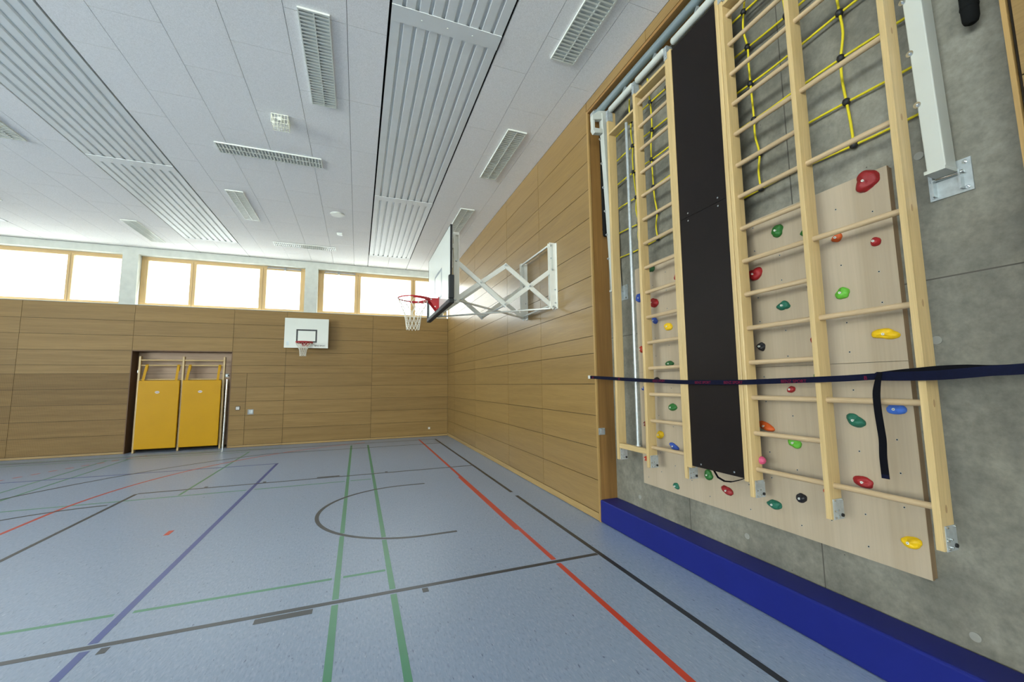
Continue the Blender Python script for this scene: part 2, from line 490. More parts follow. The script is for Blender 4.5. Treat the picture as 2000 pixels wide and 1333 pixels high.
class MB:
    def __init__(s):
        s.v, s.f, s.mi, s.sm = [], [], [], []

    def add(s, vs, fs, mat=0, smooth=False):
        n = len(s.v)
        s.v += [tuple(p) for p in vs]
        for f in fs:
            s.f.append([n + i for i in f])
            s.mi.append(mat)
            s.sm.append(smooth)
        return s

    def box(s, x0, x1, y0, y1, z0, z1, mat=0):
        if x0 > x1: x0, x1 = x1, x0
        if y0 > y1: y0, y1 = y1, y0
        if z0 > z1: z0, z1 = z1, z0
        vs = [(x0, y0, z0), (x1, y0, z0), (x1, y1, z0), (x0, y1, z0), (x0, y0, z1), (x1, y0, z1), (x1, y1, z1), (x0, y1, z1)]
        fs = [(0, 3, 2, 1), (4, 5, 6, 7), (0, 1, 5, 4), (1, 2, 6, 5), (2, 3, 7, 6), (3, 0, 4, 7)]
        return s.add(vs, fs, mat)

    def hexa(s, vs, mat=0):
        fs = [(0, 3, 2, 1), (4, 5, 6, 7), (0, 1, 5, 4), (1, 2, 6, 5), (2, 3, 7, 6), (3, 0, 4, 7)]
        return s.add(vs, fs, mat)

    def bar(s, p, q, wdt, thk, up=(0, 1, 0), mat=0):
        """rectangular bar from p to q; wdt in the plane across 'up', thk along 'up'"""
        p, q = Vector(p), Vector(q)
        d = (q - p).normalized()
        u = Vector(up)
        u = (u - d * u.dot(d)).normalized()
        a = d.cross(u).normalized()
        vs = []
        for c in (p, q):
            for sa, su in ((-1, -1), (1, -1), (1, 1), (-1, 1)):
                vs.append(c + a * (sa * wdt / 2) + u * (su * thk / 2))
        return s.hexa(vs, mat)

    def tube(s, pts, r, n=10, mat=0, caps=True, closed=False, smooth=True):
        pts = [Vector(p) for p in pts]
        rs = r if isinstance(r, (list, tuple)) else [r] * len(pts)
        rings = []
        prev = None
        N = len(pts)
        for i, p in enumerate(pts):
            if closed:
                t = (pts[(i + 1) % N] - pts[i - 1]).normalized()
            else:
                t = (pts[min(i + 1, N - 1)] - pts[max(i - 1, 0)]).normalized()
            if prev is None:
                a = Vector((0, 0, 1)) if abs(t.z) < 0.9 else Vector((1, 0, 0))
                u = (a - t * a.dot(t)).normalized()
            else:
                u = (prev - t * prev.dot(t)).normalized()
            prev = u
            vv = t.cross(u)
            rings.append([p + (u * math.cos(2 * math.pi * k / n) + vv * math.sin(2 * math.pi * k / n)) * rs[i] for k in range(n)])
        vs = [q for ring in rings for q in ring]
        fs = []
        for i in range(N if closed else N - 1):
            a, b = i * n, ((i + 1) % N) * n
            for k in range(n):
                k2 = (k + 1) % n
                fs.append((a + k, a + k2, b + k2, b + k))
        s.add(vs, fs, mat, smooth)
        if caps and not closed:
            s.add(rings[0], [tuple(reversed(range(n)))], mat)
            s.add(rings[-1], [tuple(range(n))], mat)
        return s

    def cyl(s, p, q, r, n=16, mat=0, smooth=True):
        return s.tube([p, q], r, n, mat, True, False, smooth)

    def prism(s, outline, axis, a0, a1, mat=0):
        """outline: list of 2D points; extruded along axis from a0 to a1"""
        def mk(p, a):
            if axis == 0: return (a, p[0], p[1])
            if axis == 1: return (p[0], a, p[1])
            return (p[0], p[1], a)
        n = len(outline)
        vs = [mk(p, a0) for p in outline] + [mk(p, a1) for p in outline]
        fs = [tuple(range(n)), tuple(reversed(range(n, 2 * n)))]
        for i in range(n):
            j = (i + 1) % n
            fs.append((i, i + n, j + n, j))
        return s.add(vs, fs, mat)

    def ribbon(s, pts, side, wdt, thk, mat=0):
        """thin strap along pts; side = width direction per point"""
        vs, fs = [], []
        N = len(pts)
        for i, p in enumerate(pts):
            p = Vector(p)
            sd = Vector(side[i] if isinstance(side, list) else side).normalized()
            ww = wdt[i] if isinstance(wdt, list) else wdt
            t = (Vector(pts[min(i + 1, N - 1)]) - Vector(pts[max(i - 1, 0)])).normalized()
            nn = t.cross(sd).normalized()
            for a, b in ((-1, -1), (1, -1), (1, 1), (-1, 1)):
                vs.append(p + sd * (a * ww / 2) + nn * (b * thk / 2))
        for i in range(N - 1):
            a, b = 4 * i, 4 * i + 4
            for k in range(4):
                k2 = (k + 1) % 4
                fs.append((a + k, a + k2, b + k2, b + k))
        fs.append((3, 2, 1, 0))
        fs.append((4 * N - 4, 4 * N - 3, 4 * N - 2, 4 * N - 1))
        return s.add(vs, fs, mat, False)

    def build(s, name, mats, parent=None, bevel=0.0, seg=2, origin=None, local=False):
        if not isinstance(mats, (list, tuple)): mats = [mats]
        if parent is not None:
            off = Vector((0, 0, 0)) if local else world_loc(parent)
        else:
            off = Vector(origin) if origin else Vector((0, 0, 0))
        me = bpy.data.meshes.new(name)
        me.from_pydata([tuple(Vector(p) - off) for p in s.v], [], s.f)
        for mt in mats:
            me.materials.append(M[mt] if isinstance(mt, str) else mt)
        me.polygons.foreach_set('material_index', s.mi)
        me.polygons.foreach_set('use_smooth', s.sm)
        bm = bmesh.new()
        bm.from_mesh(me)
        bmesh.ops.recalc_face_normals(bm, faces=bm.faces)
        bm.to_mesh(me)
        bm.free()
        o = bpy.data.objects.new(name, me)
        COL.objects.link(o)
        if parent is not None:
            o.parent = parent
        else:
            o.location = off
        if bevel:
            b = o.modifiers.new('bevel', 'BEVEL')
            b.width = bevel
            b.segments = seg
            b.limit_method = 'ANGLE'
            b.angle_limit = math.radians(40)
        return o


def struct(o):
    o['kind'] = 'structure'
    return o


def text_part(name, body, size, mat, parent, loc, rot, extrude=0.0005, align='LEFT'):
    c = bpy.data.curves.new(name, 'FONT')
    c.body = body
    c.size = size
    c.extrude = extrude
    c.offset = size * 0.015
    c.align_x = align
    c.materials.append(M[mat])
    tmp = bpy.data.objects.new(name, c)
    me = bpy.data.meshes.new_from_object(tmp)
    bpy.data.objects.remove(tmp)
    bpy.data.curves.remove(c)
    o = bpy.data.objects.new(name, me)
    COL.objects.link(o)
    o.parent = parent
    o.location = Vector(loc) - world_loc(parent)
    o.rotation_euler = rot
    return o


def dup(root, loc, label=None, group=None, rotz=None):
    def cp(o, par):
        c = o.copy()
        COL.objects.link(c)
        c.parent = par
        for ch in [x for x in o.children]:
            cp(ch, c)
        return c
    c = cp(root, None)
    c.location = loc
    if rotz is not None: c.rotation_euler = (0, 0, rotz)
    if label: c['label'] = label
    if group: c['group'] = group
    return c


# ================================================================== SETTING
# ---- floor with court lines
fm = MB()
fm.box(XL - 0.2, XC + 0.1, YR - 0.2, YB + 0.45, -0.1, 0.0, 0)
LM = {'black': 1, 'red': 2, 'green': 3, 'blue': 4}
HZ = {'black': 0.0012, 'red': 0.0010, 'green': 0.0008, 'blue': 0.0009}


def ln_y(x, y0, y1, wd, c, gaps=()):
    ys = [y0]
    for g in sorted(gaps):
        ys += [g[0], g[1]]
    ys.append(y1)
    for a, b in zip(ys[::2], ys[1::2]):
        fm.box(x - wd / 2, x + wd / 2, a, b, 0, HZ[c], LM[c])


def ln_x(y, x0, x1, wd, c, gaps=()):
    xs = [x0]
    for g in sorted(gaps):
        xs += [g[0], g[1]]
    xs.append(x1)
    for a, b in zip(xs[::2], xs[1::2]):
        fm.box(a, b, y - wd / 2, y + wd / 2, 0, HZ[c], LM[c])


def arc(cx, cy, r, a0, a1, wd, c, n=48, dash=None):
    steps = n
    for i in range(steps):
        t0 = a0 + (a1 - a0) * i / steps
        t1 = a0 + (a1 - a0) * (i + 1) / steps
        if dash and i % 2: continue
        t0, t1 = math.radians(t0), math.radians(t1)
        ri, ro = r - wd / 2, r + wd / 2
        q = [(cx + ri * math.cos(t0), cy + ri * math.sin(t0)), (cx + ro * math.cos(t0), cy + ro * math.sin(t0)),
             (cx + ro * math.cos(t1), cy + ro * math.sin(t1)), (cx + ri * math.cos(t1), cy + ri * math.sin(t1))]
        h = HZ[c]
        fm.hexa([(p[0], p[1], 0) for p in q] + [(p[0], p[1], h) for p in q], LM[c])


G = 0.045
for gx, gend in ((-0.127, 12.94), (0.325, 12.85)):
    arcy = math.sqrt(max(0, 1.265 ** 2 - (gx - 0.8) ** 2))
    ln_y(gx, YR + 1, gend, 0.05, 'green', [(3.785 - G, 3.785 + G), (6.244 - arcy - G, 6.244 - arcy + G), (8.72 - G * .8, 8.72 + G * .8)])
ln_y(1.868, YR + 1, 13.40, 0.05, 'red', [(3.785 - G, 3.785 + G), (8.70 - G, 8.70 + G)])
fm.box(1.81, 1.845, 4.75, 7.76, 0, HZ['red'], 2)
ln_y(2.365, YR + 1, 13.30, 0.05, 'black', [(6.13, 6.35)])
ln_x(3.785, -3.40, 2.335, 0.05, 'black')
ln_x(8.715, -3.36, 2.335, 0.05, 'black')
ln_y(-3.375, 3.82, 8.69, 0.05, 'black')
ln_x(4.228, XL, 0.29, 0.04, 'green', [(-1.72, -1.60), (-0.175, -0.08)])
ln_x(8.252, XL, 0.28, 0.04, 'green', [(-1.72, -1.60), (-0.175, -0.08)])
ln_y(-1.66, YR + 1, 10.76, 0.055, 'blue', [(3.785 - G, 3.785 + G)])
ln_x(10.73, XL, -1.64, 0.055, 'blue')
for y0, y1 in ((3.672, 3.744), (8.758, 8.830)):
    fm.box(-0.68, -0.285, y0, y1, 0, HZ['black'], 1)
    for xx in (-1.55, 0.585, -2.44):
        if y0 < 5 and xx < -2: continue
        fm.box(xx - 0.025, xx + 0.025, y0, y1, 0, HZ['black'], 1)
arc(0.8, 6.244, 1.265, 90, 270, 0.05, 'black', 64)
ln_x(6.244 + 1.265, 0.8, 1.153, 0.05, 'black')
ln_x(6.244 - 1.265, 0.8, 1.153, 0.05, 'black')
arc(1.87, 7.76, 5.88, 106, 180, 0.05, 'red', 60)
arc(1.87, 4.75, 5.88, 180, 254, 0.05, 'red', 60)
ln_y(1.87 - 5.88, 4.75, 7.76, 0.05, 'red')
arc(1.87, 7.76, 8.88, 141, 180, 0.05, 'red', 41, dash=True)
fm.box(-2.115, -2.06, 6.18, 6.35, 0, HZ['red'], 2)
a3 = math.degrees(math.asin(6.09 / 6.75))
arc(0.8, 6.24, 6.75, 180 - a3, 180 + a3, 0.05, 'black', 90)
ln_x(12.33, 0.8 - 6.75 * math.cos(math.radians(a3)), 2.34, 0.05, 'black')
arc(-3.40, 6.24, 1.82, 92, 268, 0.05, 'black', 48)
ln_y(-2.672, 8.32, 12.92, 0.04, 'green')
ln_y(-5.22, 9.0, 13.0, 0.04, 'green')
ln_y(-5.63, 8.25, 12.92, 0.04, 'green')
ln_x(12.93, XL, -2.65, 0.04, 'green')
ln_x(13.42, XL, -2.0, 0.04, 'green')
ln_x(13.28, XL, 2.34, 0.05, 'black')
struct(fm.build('floor', ['floor', 'line_black', 'line_red', 'line_green', 'line_blue']))

# ---- ceiling: boards 0.625 m wide in running bond, openings for the heating strips
PER = 4.59
HEAT = [(0.22 - PER * k, 1.44 - PER * k) for k in range(3)]
cm = MB()
xs_rel = [1.44, 1.905, 2.52, 3.145, 3.77, 4.385, 4.81]      # relative seams up to the next strip (k+1 shifted)
cols = []
for k in range(-1, 5):
    sx = -PER * k
    seq = [1.44 + sx, 1.905 + sx, 2.52 + sx, 3.145 + sx, 3.77 + sx, 4.385 + sx, 4.81 + sx]
    for i in range(6):
        cols.append((seq[i], seq[i + 1], i % 2 == 0 if i != 5 else True))
HY0, HY1 = -12.0, 12.72
g = 0.0028
for (a, b, even) in cols:
    a2, b2 = max(a, XL), min(b, XW)
    if b2 - a2 < 0.03: continue
    ph = 4.40 if even else 5.06
    y = ph - 1.267 * 14
    while y < YB:
        y0, y1 = max(y, YR), min(y + 1.267, YB)
        if y1 - y0 > 0.03:
            gl = 0.012 if any(abs(a - h[1]) < 0.01 for h in HEAT) else g
            gr = 0.012 if any(abs(b - h[0]) < 0.01 for h in HEAT) else g
            cm.box(a2 + gl, b2 - gr, y0 + g, y1 - g, ZC, ZC + 0.03, 0)
        y += 1.267
for h0, h1 in HEAT:
    for (y0, y1) in ((YR, HY0 - 0.02), (HY1 + 0.02, YB)):
        cm.box(h0 + g, (h0 + h1) / 2 - g, y0, y1 - g, ZC, ZC + 0.03, 0)
        cm.box((h0 + h1) / 2 + g, h1 - g, y0, y1 - g, ZC, ZC + 0.03, 0)
cm.box(XL - 0.3, XC + 0.3, YR - 0.5, YB + 0.26, ZC + 0.16, ZC + 0.3, 1)
cm.box(XL, XW, YB - 0.012, YB, ZC - 0.004, ZC + 0.03, 1)
struct(cm.build('ceiling', ['ceil', 'black_gap']))

# ---- wood panelling
ZS = [0.10, 0.503, 0.911, 1.318, 1.726, 2.130, 2.360, 2.757, 3.170, 3.576, 3.982, 4.388, 4.794, 5.20, ZC]
gp = 0.0035


def panel_grid(mb, fix, axis, us, zs, sign, mat=0, hole=None, t=0.018):
    """boards in the plane axis=fix (0: x, 1: y); us = seams along the other axis"""
    for i in range(len(us) - 1):
        for j in range(len(zs) - 1):
            u0, u1, z0, z1 = us[i] + gp, us[i + 1] - gp, zs[j] + gp, zs[j + 1] - gp
            if hole and hole(u0, u1, z0, z1): continue
            if z1 - z0 < 0.01: continue
            mt = mat(u0, u1, z0, z1) if callable(mat) else mat
            if axis == 0:
                mb.box(fix, fix + sign * t, u0, u1, z0, z1, mt)
            else:
                mb.box(u0, u1, fix, fix + sign * t, z0, z1, mt)


wr = MB()
panel_grid(wr, XW, 0, [4.618, 6.264, 7.905, 10.45, 12.93, YB], ZS, 1, 0)
panel_grid(wr, XW, 0, [0.872, 2.10, 3.35, 4.612], [RZ + 0.045, ZC], 1, 0)
panel_grid(wr, XW, 0, [YR, -10.1, -7.6, -5.1, -2.6, -0.9, 0.815], ZS, 1, 0)
wr.box(XW + 0.018, XW + 0.05, 4.61, YB, 0, ZC, 1)
wr.box(XW + 0.018, XW + 0.05, YR, 0.825, 0, ZC, 1)
wr.box(XW + 0.018, XW + 0.05, 0.82, 4.61, RZ + 0.03, ZC, 1)
wr.box(XW + 0.05, XC + 0.25, 4.62, YB + 0.26, 0, ZC + 0.1, 1)
wr.box(XW + 0.05, XC + 0.25, YR - 0.4, 0.81, 0, ZC + 0.1, 1)
struct(wr.build('wall_right', ['oak_y', 'gap']))

# recess lining
wc = MB()
wc.box(XC, XC + 0.2, 0.80, 4.64, 0, ZC, 0)
for yy in (2.088, 3.345):
    wc.box(XC - 0.0008, XC, yy - 0.004, yy + 0.004, 0.0, 5.46, 1)
wc.box(XC - 0.0008, XC, RY0, RY1, 2.326, 2.334, 1)
for (yy, zz) in ((1.315, 3.094), (1.334, 1.969), (1.322, 0.354), (4.126, 0.391), (4.13, 1.98), (2.7, 3.09), (2.72, 4.35), (1.33, 4.35), (4.12, 4.35), (2.7, 0.42)):
    wc.cyl((XC, yy, zz), (XC - 0.006, yy, zz), 0.024, 20, 2)
struct(wc.build('wall_recess', ['concrete', 'conc_joint', 'conc_plug']))
t1 = MB()
t1.box(XW - 0.004, XC, RY1 - 0.004, RY1 + 0.022, 0.0, RZ + 0.035, 0)
t1.box(XW - 0.006, XW + 0.016, RY1 - 0.012, RY1 + 0.022, 0.0, RZ + 0.035, 1)
struct(t1.build('trim_1', ['oak_z', 'oak_edge']))
t2 = MB()
t2.box(XW - 0.004, XC, 0.82, 4.612, RZ, RZ + 0.035, 0)
struct(t2.build('trim_2', ['oak_solid_y']))
t3 = MB()
t3.box(XW - 0.004, XC, 0.828, RY0, 0, RZ + 0.035, 0)
struct(t3.build('trim_3', ['oak_edge']))

# ---- far wall
NX0, NX1, NZ, NY = -5.765, -3.452, 2.752, YB + 0.38
wb = MB()
zsb = [0.065] + ZS[1:10] + [WZ0 - 0.012]
DX0, DX1 = -3.05, -2.066
us = [XL, -14.9, -12.6, -10.35, -8.06, -5.77, -3.447, DX1, 0.422, XW]


def far_hole(u0, u1, z0, z1):
    if u0 > -5.8 and u1 < -3.4 and z1 < 2.78: return True
    if u0 > -3.5 and u1 < -2.0 and z1 < 2.14: return True
    return False


panel_grid(wb, YB, 1, us, zsb, 1, lambda u0, u1, z0, z1: 1 if (z1 < 2.14 and u0 < -5) else 0, far_hole)
panel_grid(wb, YB, 1, [-3.447, DX0], zsb[:6], 1, 0)
wb.box(XL, NX0, YB + 0.018, YB + 0.5, 0, WZ0 - 0.01, 2)
wb.box(NX1, XC, YB + 0.018, YB + 0.5, 0, WZ0 - 0.01, 2)
wb.box(NX0, NX1, YB + 0.018, YB + 0.5, NZ + 0.02, WZ0 - 0.01, 2)
# niche
wb.box(NX0, NX1, NY, YB + 0.5, 0, NZ + 0.02, 2)
panel_grid(wb, NY - 0.018, 1, [NX0, NX1], [0.06] + ZS[1:8], 1, 3, t=0.016)
wb.box(NX0 - 0.012, NX0 + 0.008, YB - 0.002, NY, 0, NZ, 4)
wb.box(NX1 - 0.008, NX1 + 0.012, YB - 0.002, NY, 0, NZ, 4)
wb.box(NX0, NX1, YB - 0.002, NY, NZ - 0.008, NZ + 0.02, 4)
# plaster band: piers and lintel
for a, b in ((XL, -14.80), (-10.65, -10.30), (-6.15, -5.80), (-1.63, -1.265)):
    wb.box(a, b, YB, YB + 0.275, WZ0, WZ1, 5)
wb.box(XL, XW + 0.1, YB, YB + 0.275, WZ1, ZC + 0.1, 5)
wb.box(XL, XW + 0.05, YB + 0.2, YB + 0.275, WZ0 - 0.2, WZ0, 5)
struct(wb.build('wall_back', ['oak_x', 'oak_perf', 'gap', 'niche', 'niche_dark', 'plaster']))

sill = MB()
sill.box(XL, XW, YB - 0.006, YB + 0.2, WZ0 - 0.010, WZ0 + 0.004, 0)
struct(sill.build('trim_4', ['plaster']))

dm = MB()
panel_grid(dm, YB, 1, [DX0, DX1], zsb[:6], 1, 0)
dm.box(DX0 + gp, DX1 - gp, YB + 0.018, YB + 0.04, 0.02, 2.12, 1)
door = struct(dm.build('door_1', ['oak_x', 'gap']))
hm = MB()
hm.box(-2.985, -2.835, YB - 0.006, YB, 0.93, 1.08, 0)
hm.box(-2.945, -2.855, YB - 0.03, YB - 0.006, 0.955, 0.975, 1)
hm.box(-2.945, -2.925, YB - 0.03, YB - 0.006, 0.955, 1.06, 1)
hm.box(-2.945, -2.855, YB - 0.012, YB - 0.006, 0.975, 1.06, 1)
hm.build('door_handle', ['plastic_grey', 'steel'], door)

bb = MB()
for a, b in ((XL, NX0 - 0.012), (NX1 + 0.012, DX0), (DX1, 0.422), (0.422, XW)):
    bb.box(a + .002, b - .002, YB - 0.006, YB + 0.012, 0.008, 0.06, 0)
struct(bb.build('baseboard_back', ['skirt_x']))
bb = MB()
bb.box(DX0 + .002, DX1 - .002, YB - 0.006, YB + 0.012, 0.008, 0.06, 0)
bb.build('kick_strip', ['skirt_x'], door)
bb = MB()
bb.box(XW - 0.006, XW + 0.012, 4.618, YB - 0.01, 0.008, 0.096, 0)
bb.box(XW - 0.006, XW + 0.012, YR, 0.81, 0.008, 0.096, 0)
struct(bb.build('baseboard_right', ['skirt_y']))

# ---- left and rear walls (outside the frame, they close the room)
wl = MB()
panel_grid(wl, XL, 0, [YR, -9.9, -7.4, -4.9, -2.4, 0.1, 2.6, 5.1, 7.6, 10.1, 12.2, YB], [0.10, 0.503, 0.911, LZ0], -1, 0)
panel_grid(wl, XL + 0.001, 0, [2.5, 5.0, 7.5, 10.0, YB], [LZ0] + ZS[4:], -1, 0)
wl.box(XL - 0.3, XL - 0.018, YR - 0.4, YB + 0.5, 0, LZ0, 1)
wl.box(XL - 0.3, XL, YR - 0.4, YB + 0.5, WZ1, ZC + 0.1, 2)
for a, b in ((YR - 0.4, FILL_WIN_Y[0][0]), (FILL_WIN_Y[0][1], FILL_WIN_Y[1][0]), (FILL_WIN_Y[1][1], FILL_WIN_Y[2][0]), (FILL_WIN_Y[2][1], YB + 0.5)):
    wl.box(XL - 0.3, XL - (0.02 if a > 2 else 0), a, b, LZ0, WZ1 if a < 2 else ZC + 0.1, 1 if a > 2 else 2)
struct(wl.build('wall_left', ['oak_y', 'gap', 'plaster']))
wq = MB()
panel_grid(wq, YR, 1, us, [0.1] + zsb[1:], -1, 0)
wq.box(XL, XC, YR - 0.5, YR - 0.018, 0, RZ0, 1)
for a, b in ((XL, -14.80), (-10.65, -10.30), (-6.15, -5.80), (-1.63, -1.265)):
    wq.box(a, b, YR - 0.42, YR, RZ0, WZ1, 2)
wq.box(XL, XW + 0.1, YR - 0.42, YR, WZ1, ZC + 0.1, 2)
struct(wq.build('wall_rear', ['oak_x', 'gap', 'plaster']))


# ---- windows
def window(n, x0, x1, ys, dirn, mull, opener, WZ0=WZ0):
    """ys: y of the inner frame face, dirn +1 = outward is +y; mull: glass spans"""
    root = thing('window_%d' % n, None, None, ((x0 + x1) / 2, ys, WZ0))
    root['kind'] = 'structure'
    e = ys + dirn * 0.075
    gt, gb = WZ1 - 0.105, WZ0 + 0.095
    f = MB()
    f.box(x0, x1, ys, e, gt, WZ1 + 0.01, 0)
    f.box(x0, x1, ys, e, WZ0 - 0.002, gb, 0)
    f.box(x0, mull[0][0], ys, e, gb, gt, 1)
    f.box(mull[-1][1], x1, ys, e, gb, gt, 1)
    f.build('window_frame', ['frame_x', 'frame_z'], root, bevel=0.004)
    for (a, b), (c, d) in zip(mull, mull[1:]):
        mbm = MB()
        mbm.box(b, c, ys, e, gb, gt, 0)
        mbm.box((b + c) / 2 - 0.003, (b + c) / 2 + 0.003, ys - dirn * 0.001, ys + dirn * 0.01, gb - 0.05, gt + 0.05, 1)
        mbm.build('mullion', ['frame_z', 'gap'], root)
    for i, (a, b) in enumerate(mull):
        p = MB()
        p.box(a - 0.01, b + 0.01, ys + dirn * 0.035, ys + dirn * 0.041, gb - 0.01, gt + 0.01, 0)
        p.build('pane', ['glass'], root)
        if i in opener:
            q = MB()
            za = WZ1 - 0.055
            yo = ys - dirn * 0.035
            lo, hi = a + 0.04, b - 0.02
            md = (lo + hi) / 2 + opener[i]
            q.box(lo - .02, hi + .03, ys - dirn * 0.03, ys, za + 0.010, za + 0.035, 0)
            q.box(lo, hi, yo - dirn * .006, yo + dirn * 0.006, za - 0.020, za - 0.004, 1)
            q.box(md - 0.025, md + 0.025, ys - dirn * 0.045, ys, za - 0.04, za + 0.045, 0)
            q.box(lo - .03, lo, ys - dirn * .04, ys, za - .026, za + .0, 0)
            q.box(hi, hi + .03, ys - dirn * .04, ys, za - .026, za + .0, 0)
            q.build('window_opener', ['plastic_grey', 'chrome'], root)
    return root


YF = YB + 0.20
window(1, -10.30, -6.15, YF, 1, [(-10.19, -9.20), (-9.05, -7.385), (-7.262, -6.245)], {})
window(2, -5.80, -1.63, YF, 1, [(-5.65, -4.658), (-4.515, -2.903), (-2.715, -1.778)], {2: 0.02})
window(11, -14.80, -10.65, YF, 1, [(-14.69, -13.70), (-13.55, -11.885), (-11.762, -10.745)], {})
window(3, -1.265, 2.90, YF, 1, [(-1.102, -0.172), (0.018, 1.645), (1.80, 2.78)], {0: -0.04})
for i, (a, b) in enumerate(WIN_X):  # rear windows are out of view, made up for more daylight
    window(4 + i, a, b, YR - 0.20, -1, [(a + .15, a + 1.1), (a + 1.25, a + 2.9), (a + 3.05, b - .14)], {}, RZ0)


for i, (a, b) in enumerate(FILL_WIN_Y):  # made-up left windows, never in view, for fill light
    root = thing('window_%d' % (8 + i), None, None, (XL - 0.15, (a + b) / 2, LZ0))
    root['kind'] = 'structure'
    f = MB()
    nm = 4
    for q in range(nm + 1):
        yy = a + (b - a) * q / nm
        f.box(XL - 0.18, XL - 0.10, max(a, yy - .05), min(b, yy + .05), LZ0, WZ1)
    for zz in (LZ0, WZ1 - .1, 3.3):
        f.box(XL - 0.179, XL - 0.101, a, b, zz, zz + 0.1)
    f.build('window_frame', ['frame_z'], root)
    f = MB()
    f.box(XL - 0.145, XL - 0.139, a, b, LZ0, WZ1)
    f.build('pane', ['glass'], root)

# ================================================================== CEILING THINGS
def heating_strip(h0, h1, label):
    root = thing('ceiling_heating_panel', label, 'ceiling heater', ((h0 + h1) / 2, 0, ZC), 'corrugated heating strips in the ceiling')
    zf, zt = ZC - 0.002, ZC + 0.030
    W_ = h1 - h0 - 0.03
    x = h0 + 0.015
    pts = [(x, zt), (x, zf), (x + 0.05, zf)]
    n = 8
    pitch = (W_ - 0.10) / n
    fx = x + 0.05
    for i in range(n):
        c = fx + pitch * (i + 0.5)
        pts += [(c - 0.022, zf), (c - 0.013, zt - .006), (c + 0.013, zt - .006), (c + 0.022, zf)]
    pts += [(h1 - 0.015 - 0.05, zf), (h1 - 0.015, zf), (h1 - 0.015, zt)]
    mb = MB()
    for y0, y1 in ((HY0, -5.0), (-5.0, -0.4), (-0.4, 4.07), (4.07, 8.62), (8.62, HY1)):
        vs = [(p[0], y0, p[1]) for p in pts] + [(p[0], y1, p[1]) for p in pts]
        k = len(pts)
        mb.add(vs, [(i, i + 1, i + 1 + k, i + k) for i in range(k - 1)], 0)
    mb.build('corrugated_sheet', ['heater'], root)
    for yj, wd in ((-5.0, 0.2), (-0.4, 0.2), (4.07, 0.2), (8.62, 0.2)):
        c = MB()
        c.box(h0 + 0.013, h1 - 0.013, yj - wd / 2, yj + wd / 2, zf - 0.006, zf, 0)
        for q in (0.27, 0.5, 0.73):
            xx = h0 + (h1 - h0) * q
            c.cyl((xx, yj, zf - 0.006), (xx, yj, zf - 0.012), 0.008, 10, 1)
        c.build('joint_cover', ['heater', 'enamel'], root)
    c = MB()
    c.box(h0 + 0.02, h1 - 0.02, HY1 - 0.05, HY1, zf - 0.004, zf + 0.03, 0)
    c.build('end_cover', ['heater'], root)
    return root


heating_strip(*HEAT[0], 'long corrugated white heating strip in the ceiling above the scissor-mounted hoop, nearest the right wall')
heating_strip(*HEAT[1], 'long corrugated white heating strip in the ceiling crossing the upper left of the hall')
heating_strip(*HEAT[2], 'heating strip at the far left edge, only its white end corner in view')


def ceiling_light():
    root = thing('ceiling_light', None, 'ceiling light')
    L_, W_, D_ = 1.56, 0.31, 0.019
    f = MB()
    f.box(-W_ / 2, W_ / 2, -L_ / 2, -L_ / 2 + 0.02, -D_, 0)
    f.box(-W_ / 2, W_ / 2, L_ / 2 - 0.02, L_ / 2, -D_, 0)
    f.box(-W_ / 2, -W_ / 2 + 0.012, -L_ / 2 + 0.02, L_ / 2 - 0.02, -D_, 0)
    f.box(W_ / 2 - 0.012, W_ / 2, -L_ / 2 + 0.02, L_ / 2 - 0.02, -D_, 0)
    f.build('frame', ['enamel'], root, local=True)
    b = MB()
    b.box(-W_ / 2 + .012, W_ / 2 - .012, -L_ / 2 + .02, L_ / 2 - .02, -0.006, -0.002)
    b.build('reflector', ['lum_back'], root, local=True)
    l = MB()
    n = 31
    for i in range(1, n):
        y = -L_ / 2 + L_ * i / n
        l.hexa([(-W_ / 2 + .012, y - .0105, -D_), (W_ / 2 - .012, y - .0105, -D_), (W_ / 2 - .012, y + .0105, -D_), (-W_ / 2 + .012, y + .0105, -D_),
                (-W_ / 2 + .012, y - .002, -D_ + .012), (W_ / 2 - .012, y - .002, -D_ + .012), (W_ / 2 - .012, y + .002, -D_ + .012), (-W_ / 2 + .012, y + .002, -D_ + .012)])
    l.box(-0.006, 0.006, -L_ / 2 + .02, L_ / 2 - .02, -D_ - .001, -D_ + .012)
    l.build('louvre', ['enamel'], root, local=True)
    return root


LG = 'louvred rectangular lights in the ceiling'
lamp0 = ceiling_light()
lights = [
    (-0.53, 5.115, 0, 'louvred white ceiling light seen largest, top centre, left of the near heating strip'),
    (2.232, 3.275, 0, 'louvred ceiling light at the top edge right, above the climbing recess'),
    (2.228, 6.30, 0, 'louvred ceiling light by the right wall, middle one of the row of three there'),
    (2.215, 9.32, 0, 'louvred ceiling light by the right wall, furthest one, above the scissor hoop backboard'),
    (-1.462, 7.545, 90, 'louvred ceiling light turned crosswise, below the wire-caged detector'),
    (-2.41, 10.0, 0, 'small-looking lengthwise louvred ceiling light just right of the left heating strip'),
    (-5.10, 12.48, 0, 'louvred ceiling light left of the far end of the left heating strip, near the windows'),
    (-1.465, 12.42, 90, 'crosswise louvred ceiling light furthest back, close above the middle window'),
    (-5.125, 7.57, 0, 'louvred ceiling light cut by the left picture edge, upper one'),
    (-7.13, 10.49, 0, 'louvred ceiling light cut by the left picture edge, only its tip in view'),
]
for i, (x, y, rz, lab) in enumerate(lights):
    o = lamp0 if i == 0 else dup(lamp0, (x, y, ZC))
    o.location = (x, y, ZC)
    o.rotation_euler = (0, 0, math.radians(rz))
    tag(o, lab, 'ceiling light', LG)

